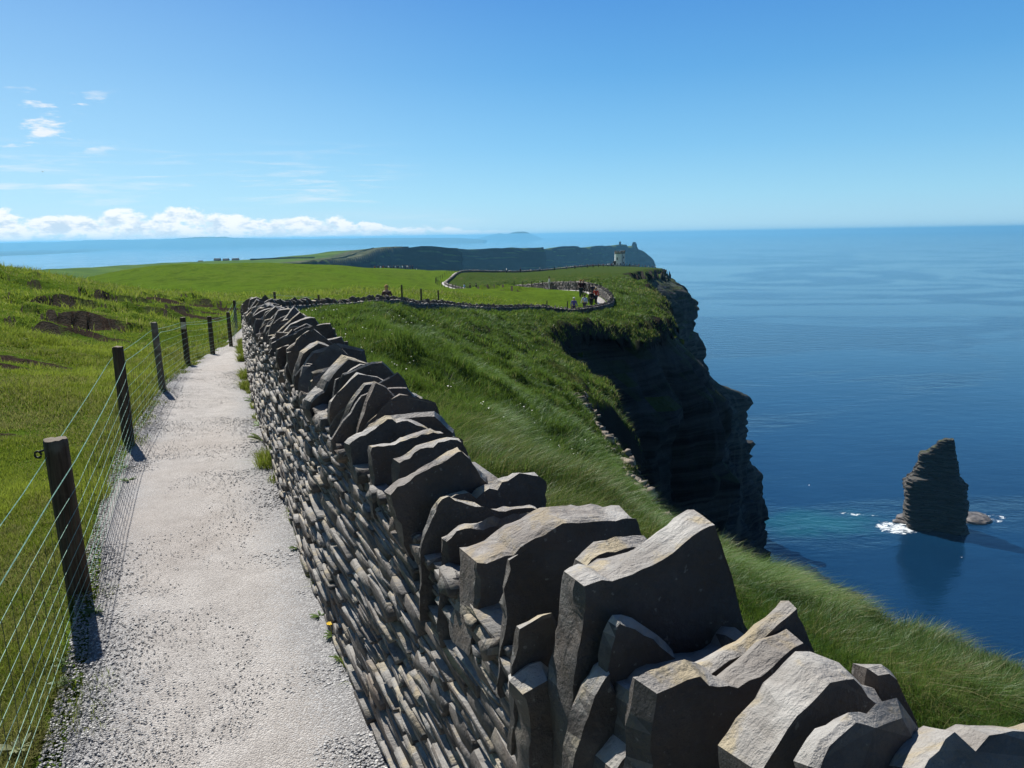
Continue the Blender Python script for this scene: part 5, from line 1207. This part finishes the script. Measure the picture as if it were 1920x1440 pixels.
# ------------------------------------------------------------------ people
SKINM = plain('skin', (0.42, 0.27, 0.20), 0.6, .3, .05)
def cloth(nm, c): return plain(nm, c, 0.85, .15, .12, 20)
def skin_mesh(nodes, edges, name, mt, parent, place, sub=1, root=0):
    me = bpy.data.meshes.new(name); bm = bmesh.new(); lay = bm.verts.layers.skin.verify(); vs = []
    for (x, y, z, r) in nodes: v = bm.verts.new((x, y, z)); v[lay].radius = (r, r * .86); vs.append(v)
    for a, b in edges: bm.edges.new((vs[a], vs[b]))
    bm.verts.ensure_lookup_table(); vs[root][lay].use_root = True; bm.to_mesh(me); bm.free()
    o = bpy.data.objects.new(name, me); COL.objects.link(o); o.modifiers.new('s', 'SKIN').use_smooth_shade = True; o.modifiers.new('d', 'SUBSURF').levels = sub
    dg = bpy.context.evaluated_depsgraph_get(); m2 = bpy.data.meshes.new_from_object(o.evaluated_get(dg)); m2.materials.clear(); m2.materials.append(mt); o.modifiers.clear(); o.data = m2; bpy.data.meshes.remove(me); m2.name = name
    m2.transform(place)
    if parent is not None: o.parent = parent
    return o
HAIRM = {'dark': cloth('dark_hair', (.02, .015, .012)), 'ginger': cloth('ginger_hair', (.34, .13, .05)), 'blond': cloth('blond_hair', (.42, .27, .12)), 'brown': cloth('brown_hair', (.07, .04, .025)), 'grey': cloth('grey_hair', (.3, .3, .3))}
_clc = {}
def cm(c):
    if c not in _clc: _clc[c] = cloth('cloth', c)
    return _clc[c]
def person(loc, face, label, top, legs, hair='dark', hat=None, h=1.72, pose='walk', pack=None, group=None, sub=1, skirt=False, bare=False, longhair=False):
    root = empty('person', loc, label, 'person', group); k = h / 1.72
    M_ = Matrix.Rotation(face, 4, 'Z') @ Matrix.Scale(k, 4)
    st = {'walk': .24, 'stand': .04, 'sit': 0}[pose]; ar = {'walk': .20, 'stand': .04, 'sit': .12}[pose]
    if pose == 'sit':
        nodes = [(0, 0, .55, .145), (0, .0, .80, .125), (0, -.02, 1.0, .150), (0, -.01, 1.12, .058), (0, .02, 1.19, .080), (0, .03, 1.29, .098), (0, .02, 1.37, .07),
                 (.19, -.02, 1.03, .062), (.26, .02, .80, .046), (.20, .20, .66, .036), (.17, .28, .64, .03), (-.19, -.02, 1.03, .062), (-.26, .02, .80, .046), (-.20, .20, .66, .036), (-.17, .28, .64, .03),
                 (.10, .02, .50, .095), (.13, .42, .52, .068), (.13, .46, .08, .045), (.13, .60, .04, .04), (-.10, .02, .50, .095), (-.13, .42, .52, .068), (-.13, .46, .08, .045), (-.13, .60, .04, .04)]
    else:
        nodes = [(0, 0, .92, .150), (0, 0, 1.14, .125), (0, .0, 1.36, .155), (0, 0, 1.47, .056), (0, .02, 1.535, .078), (0, .03, 1.62, .098), (0, .02, 1.70, .066),
                 (.19, 0, 1.40, .062), (.25, -ar * .5, 1.13, .046), (.24, -ar + .1, .90, .036), (.235, -ar + .15, .80, .03), (-.19, 0, 1.40, .062), (-.25, ar * .5, 1.13, .046), (-.24, ar + .1, .90, .036), (-.235, ar + .15, .80, .03),
                 (.095, 0, .86, .098), (.10, st * .55, .48, .068), (.10, st * .75 - .05, .09, .045), (.10, st * .75 + .09, .045, .04), (-.095, 0, .86, .098), (-.10, -st * .35, .48, .068), (-.10, -st * 1.1, .10, .045), (-.10, -st * 1.1 + .13, .04, .04)]
    edges = [(0, 1), (1, 2), (2, 3), (3, 4), (4, 5), (5, 6), (2, 7), (7, 8), (8, 9), (9, 10), (2, 11), (11, 12), (12, 13), (13, 14), (0, 15), (15, 16), (16, 17), (17, 18), (0, 19), (19, 20), (20, 21), (21, 22)]
    skin_mesh(nodes, edges, 'body', SKINM, root, M_, sub)
    def part(ids, grow, nm, mt, extra=0):
        mp = {a: i for i, a in enumerate(ids)}; nn = [(nodes[a][0], nodes[a][1], nodes[a][2], nodes[a][3] * grow + extra) for a in ids]; ee = [(mp[a], mp[b]) for a, b in edges if a in mp and b in mp]
        return skin_mesh(nn, ee, nm, mt, root, M_, sub)
    part([0, 1, 2, 7, 8, 11, 12] + ([] if bare else [9, 13]), 1.14, 'shirt' if bare else 'jacket', cm(top), .008)
    if legs is not None: part([0, 15, 16, 17, 19, 20, 21], 1.10, 'trousers', cm(legs), .006)
    part([17, 18], 1.15, 'shoe', cm((.03, .03, .03)), .008); part([21, 22], 1.15, 'shoe', cm((.03, .03, .03)), .008)
    hz = nodes[5][2]; hy = nodes[5][1]
    def cap(nm, mt, r, zc, yo, zmin, brim=False):
        b = bmesh.new(); bmesh.ops.create_uvsphere(b, u_segments=14, v_segments=9, radius=r); bmesh.ops.delete(b, geom=[v for v in b.verts if v.co.z < zmin], context='VERTS')
        for v in b.verts: v.co += Vector((0, hy + yo, zc))
        if brim:
            for a, q in ((0, 1),):
                r0 = [b.verts.new((r * .9 * math.sin(t), hy + yo + r * .9 * math.cos(t) + (0.09 if abs(t) < 1 else 0) * (1 - abs(t)), zc + zmin + .005)) for t in np.linspace(-1.2, 1.2, 7)]; c_ = b.verts.new((0, hy + yo, zc + zmin + .01))
                for i in range(6): b.faces.new((c_, r0[i], r0[i + 1]))
        me = bpy.data.meshes.new(nm); b.to_mesh(me); b.free(); me.transform(M_); me.materials.append(mt); o = bpy.data.objects.new(nm, me); COL.objects.link(o); o.parent = root; return o
    cap('hair', HAIRM[hair], .118, hz + .012, -.022, -.03 if not longhair else -.10)
    if longhair: skin_mesh([(0, hy - .08, hz, .08), (0, hy - .10, hz - .2, .09), (0, hy - .10, hz - .34, .05)], [(0, 1), (1, 2)], 'hair', HAIRM[hair], root, M_, sub)
    if hat: cap('cap', cm(hat), .126, hz + .03, -.005, .0, True)
    if pack: skin_mesh([(0, -.20, 1.02, .12), (0, -.22, 1.22, .14), (0, -.20, 1.40, .10)], [(0, 1), (1, 2)], 'backpack', cm(pack), root, M_, sub)
    return root
def at(px, py, f, dz=0.0):
    p = U(px, py, f); p[2] = gfast(p[:1], p[1:2])[0][0] + dz + .03; return p
person(at(1076, 572, 71.5), R(200), 'person in a white cap and purple-blue top walking behind the low wall', (.13, .11, .34), (.05, .05, .07), 'grey', (.75, .74, .68))
person(at(1096, 572, 73.5), R(20), 'person in a white shirt with a pale blue backpack behind the low wall', (.66, .68, .70), (.10, .09, .09), 'dark', pack=(.36, .47, .66))
person(at(1109, 566, 76), R(10), 'dark-haired person in black just beyond the white-shirted walker', (.015, .014, .016), (.02, .02, .025), 'brown')
person(at(1117.5, 560, 78), R(15), 'person in a bright red jacket and dark trousers on the bend of the path', (.62, .055, .03), (.03, .03, .045), 'blond')
person(at(1111, 556, 80), R(5), 'person in dark grey standing left of the red jacket on the bend', (.05, .055, .075), (.03, .035, .05), 'dark')
person(at(1088.5, 545, 80.5), R(190), 'ginger-haired person in a dark maroon jacket, left of the close pair uphill', (.06, .012, .018), (.035, .05, .06), 'ginger', h=1.80)
person(at(1093.5, 545, 81), R(185), 'fair-haired person in a black jacket, right of the close pair uphill', (.012, .013, .018), (.03, .04, .05), 'blond', h=1.78)
_p = U(725, 548, 41); _p[2] = U(725, 534.5, 41)[2] - 1.39
person(_p, R(200), 'person with sunlit long blond hair and bare shoulders sitting behind the low wall', (.10, .06, .05), (.1, .1, .12), 'blond', pose='sit', bare=True, longhair=True)
person(at(1030, 540, 101), R(90), 'person in white standing against the winding wall', (.70, .70, .68), (.5, .5, .48), 'dark', pose='stand')
person(at(871, 546, 141), R(120), 'person in pale blue beside two dark walkers on the far path', (.30, .45, .70), (.6, .6, .6), 'brown', pose='stand')
person(at(881.5, 546, 142), R(120), 'person in black, left of the two dark walkers on the far path', (.015, .015, .018), (.02, .02, .02), 'dark')
person(at(893, 546, 142), R(120), 'person in black, right of the two dark walkers on the far path', (.018, .017, .018), (.02, .02, .02), 'dark')
# small crowds: copies of a few simple figures
def copy_tree(o, loc, rz, label, group):
    r = o.copy(); COL.objects.link(r); r.location = loc; r.rotation_euler = (0, 0, rz); r['label'] = label; r['group'] = group; r['category'] = 'person'
    for ch in o.children: c_ = ch.copy(); COL.objects.link(c_); c_.parent = r
    return r
CW = [((.72, .72, .70), (.05, .05, .07), 'in white'), ((.02, .02, .025), (.02, .02, .03), 'in black'), ((.05, .07, .16), (.03, .03, .03), 'in navy'), ((.22, .05, .05), (.04, .04, .05), 'in dark red'), ((.45, .50, .55), (.1, .1, .12), 'in pale grey')]
def crowd(spots, where, group, dz=0.0):
    protos = {}
    for i, (px, py, f) in enumerate(spots):
        k = (i * 7 + (i // 3)) % 5; p = at(px, py, f, dz); rz = random.uniform(0, 6.28); lab = 'tiny distant figure ' + CW[k][2] + ' ' + where
        if k not in protos: protos[k] = person(p, rz, lab, CW[k][0], CW[k][1], 'dark', pose='stand', group=group, sub=0); protos[k]['base'] = 0; del protos[k]['base']
        else: copy_tree(protos[k], p, rz, lab, group)
crowd([(px, 503, f) for px, f in ((950, 262), (976, 276), (1012, 292), (1040, 305), (1062, 318), (1078, 326), (1090, 336), (1101, 345), (1112, 352), (1122, 365), (1131, 372), (1140, 385), (1147, 395), (1150, 405))], 'on the long path towards the tower', 'walkers on the path to the tower')
crowd([(px, 499, f) for px, f in ((1143, 424), (1150, 421), (1157, 418), (1171, 418), (1175, 420), (1181, 424), (1187, 428), (1192, 430), (1198, 434), (1205, 436), (1210, 438), (1216, 440), (1223, 438), (1229, 436))], 'on the headland beside the tower', 'people round the tower')
PLX = [(697, 262), (703, 261), (709, 263), (714, 260), (719, 262), (724, 261), (729, 263), (733, 260), (738, 262), (742, 261), (746, 263), (750, 260), (755, 262), (760, 261), (764, 263), (769, 262), (774, 261), (781, 263)]
for i, (px, f) in enumerate(PLX):
    pass
def crowd_on(spots, z, where, group):
    protos = {}
    for i, (px, f) in enumerate(spots):
        k = (i * 3 + i // 4) % 5; p = U(px, 505, f); p[2] = z if abs(px - 737) < 38 else gfast(p[:1], p[1:2])[0][0]; rz = random.uniform(0, 6.28); lab = 'tiny distant figure ' + CW[k][2] + ' ' + where
        if k not in protos: protos[k] = person(p, rz, lab, CW[k][0], CW[k][1], 'dark', pose='stand', group=group, sub=0)
        else: copy_tree(protos[k], p, rz, lab, group)
crowd_on(PLX, plz + .06, 'on the low pale viewing platform', 'people on the viewing platform')

# gulls wheeling along the cliff
M_GULL = plain('gull_white', (.75, .75, .74), .7)
def gull(loc, sp, rz, roll, label):
    b = MB(); V = []; k = 8
    for t, r in ((-.22, .012), (-.12, .05), (0, .065), (.14, .045), (.2, .03), (.26, .008)):
        for j in range(k): q = 6.2832 * j / k; V.append((r * math.cos(q), t, r * math.sin(q)))
    b.add(V, [[i * k + j, i * k + (j + 1) % k, (i + 1) * k + (j + 1) % k, (i + 1) * k + j] for i in range(5) for j in range(k)])
    for s_ in (-1, 1): b.add([(s_ * .04, .07, .02), (s_ * .30, .12, .12), (s_ * .68, -.02, .08), (s_ * .30, -.02, .115), (s_ * .04, -.08, .02), (s_ * .3, .05, .10)], [[0, 1, 5], [1, 2, 5], [2, 3, 5], [3, 4, 5], [4, 0, 5]])
    o = mesh('seabird', np.concatenate(b.v), b.f, M_GULL, None, (0, 0, 0)); o.location = Vector(loc); o.rotation_euler = (0, roll, rz); o.scale = (sp, sp, sp); return tag(o, label, 'bird', 'gulls along the cliff')
for px, py, f, lab in ((1249, 916, 260, 'small white gull gliding low before the dark cliff foot'), (1345, 772, 330, 'white gull against the dark headland below the ledge'), (1332, 923, 300, 'white gull low by the cliff waterline'), (1186, 682, 120, 'white gull high in the dark gully'), (1517, 910, 380, 'white gull over the open water left of the sea stack'), (1803, 1045, 420, 'white gull over the dark reflection of the stack'), (80, 322, 160, 'lone dark bird in the sky below the small clouds')):
    gull(U(px, py, f), 1.5 if f != 160 else .8, random.uniform(0, 6.28), random.uniform(-.6, .6), lab)

# broken rock and bare earth along the torn turf edge above the gully
_sel = CD[(CD[:, 1] > 15.5) & (CD[:, 1] < 34) & (np.arange(len(CD)) < len(CD) * .5)]
_k = rng.integers(0, len(_sel), 420); _p = _sel[_k, :2] + np.c_[rng.uniform(-.85, .12, 420), rng.normal(0, .25, 420)]; _z = gfast(_p[:, 0], _p[:, 1])[0]; _s = .04 + .24 * rng.random(420) ** 4
V, F = stones(np.c_[_p, _z + _s * .1], np.c_[_s * 1.5, _s * 1.1, _s * .6], np.c_[np.cos(_k * 1.7), np.sin(_k * 1.7)], rng.normal(0, .6, 420), .34)
M_RUBBLE = plain('broken_rock', (.23, .195, .16), .9, .2, .4, 5)
tag(mesh('rubble', V, F, M_RUBBLE), kind='stuff')
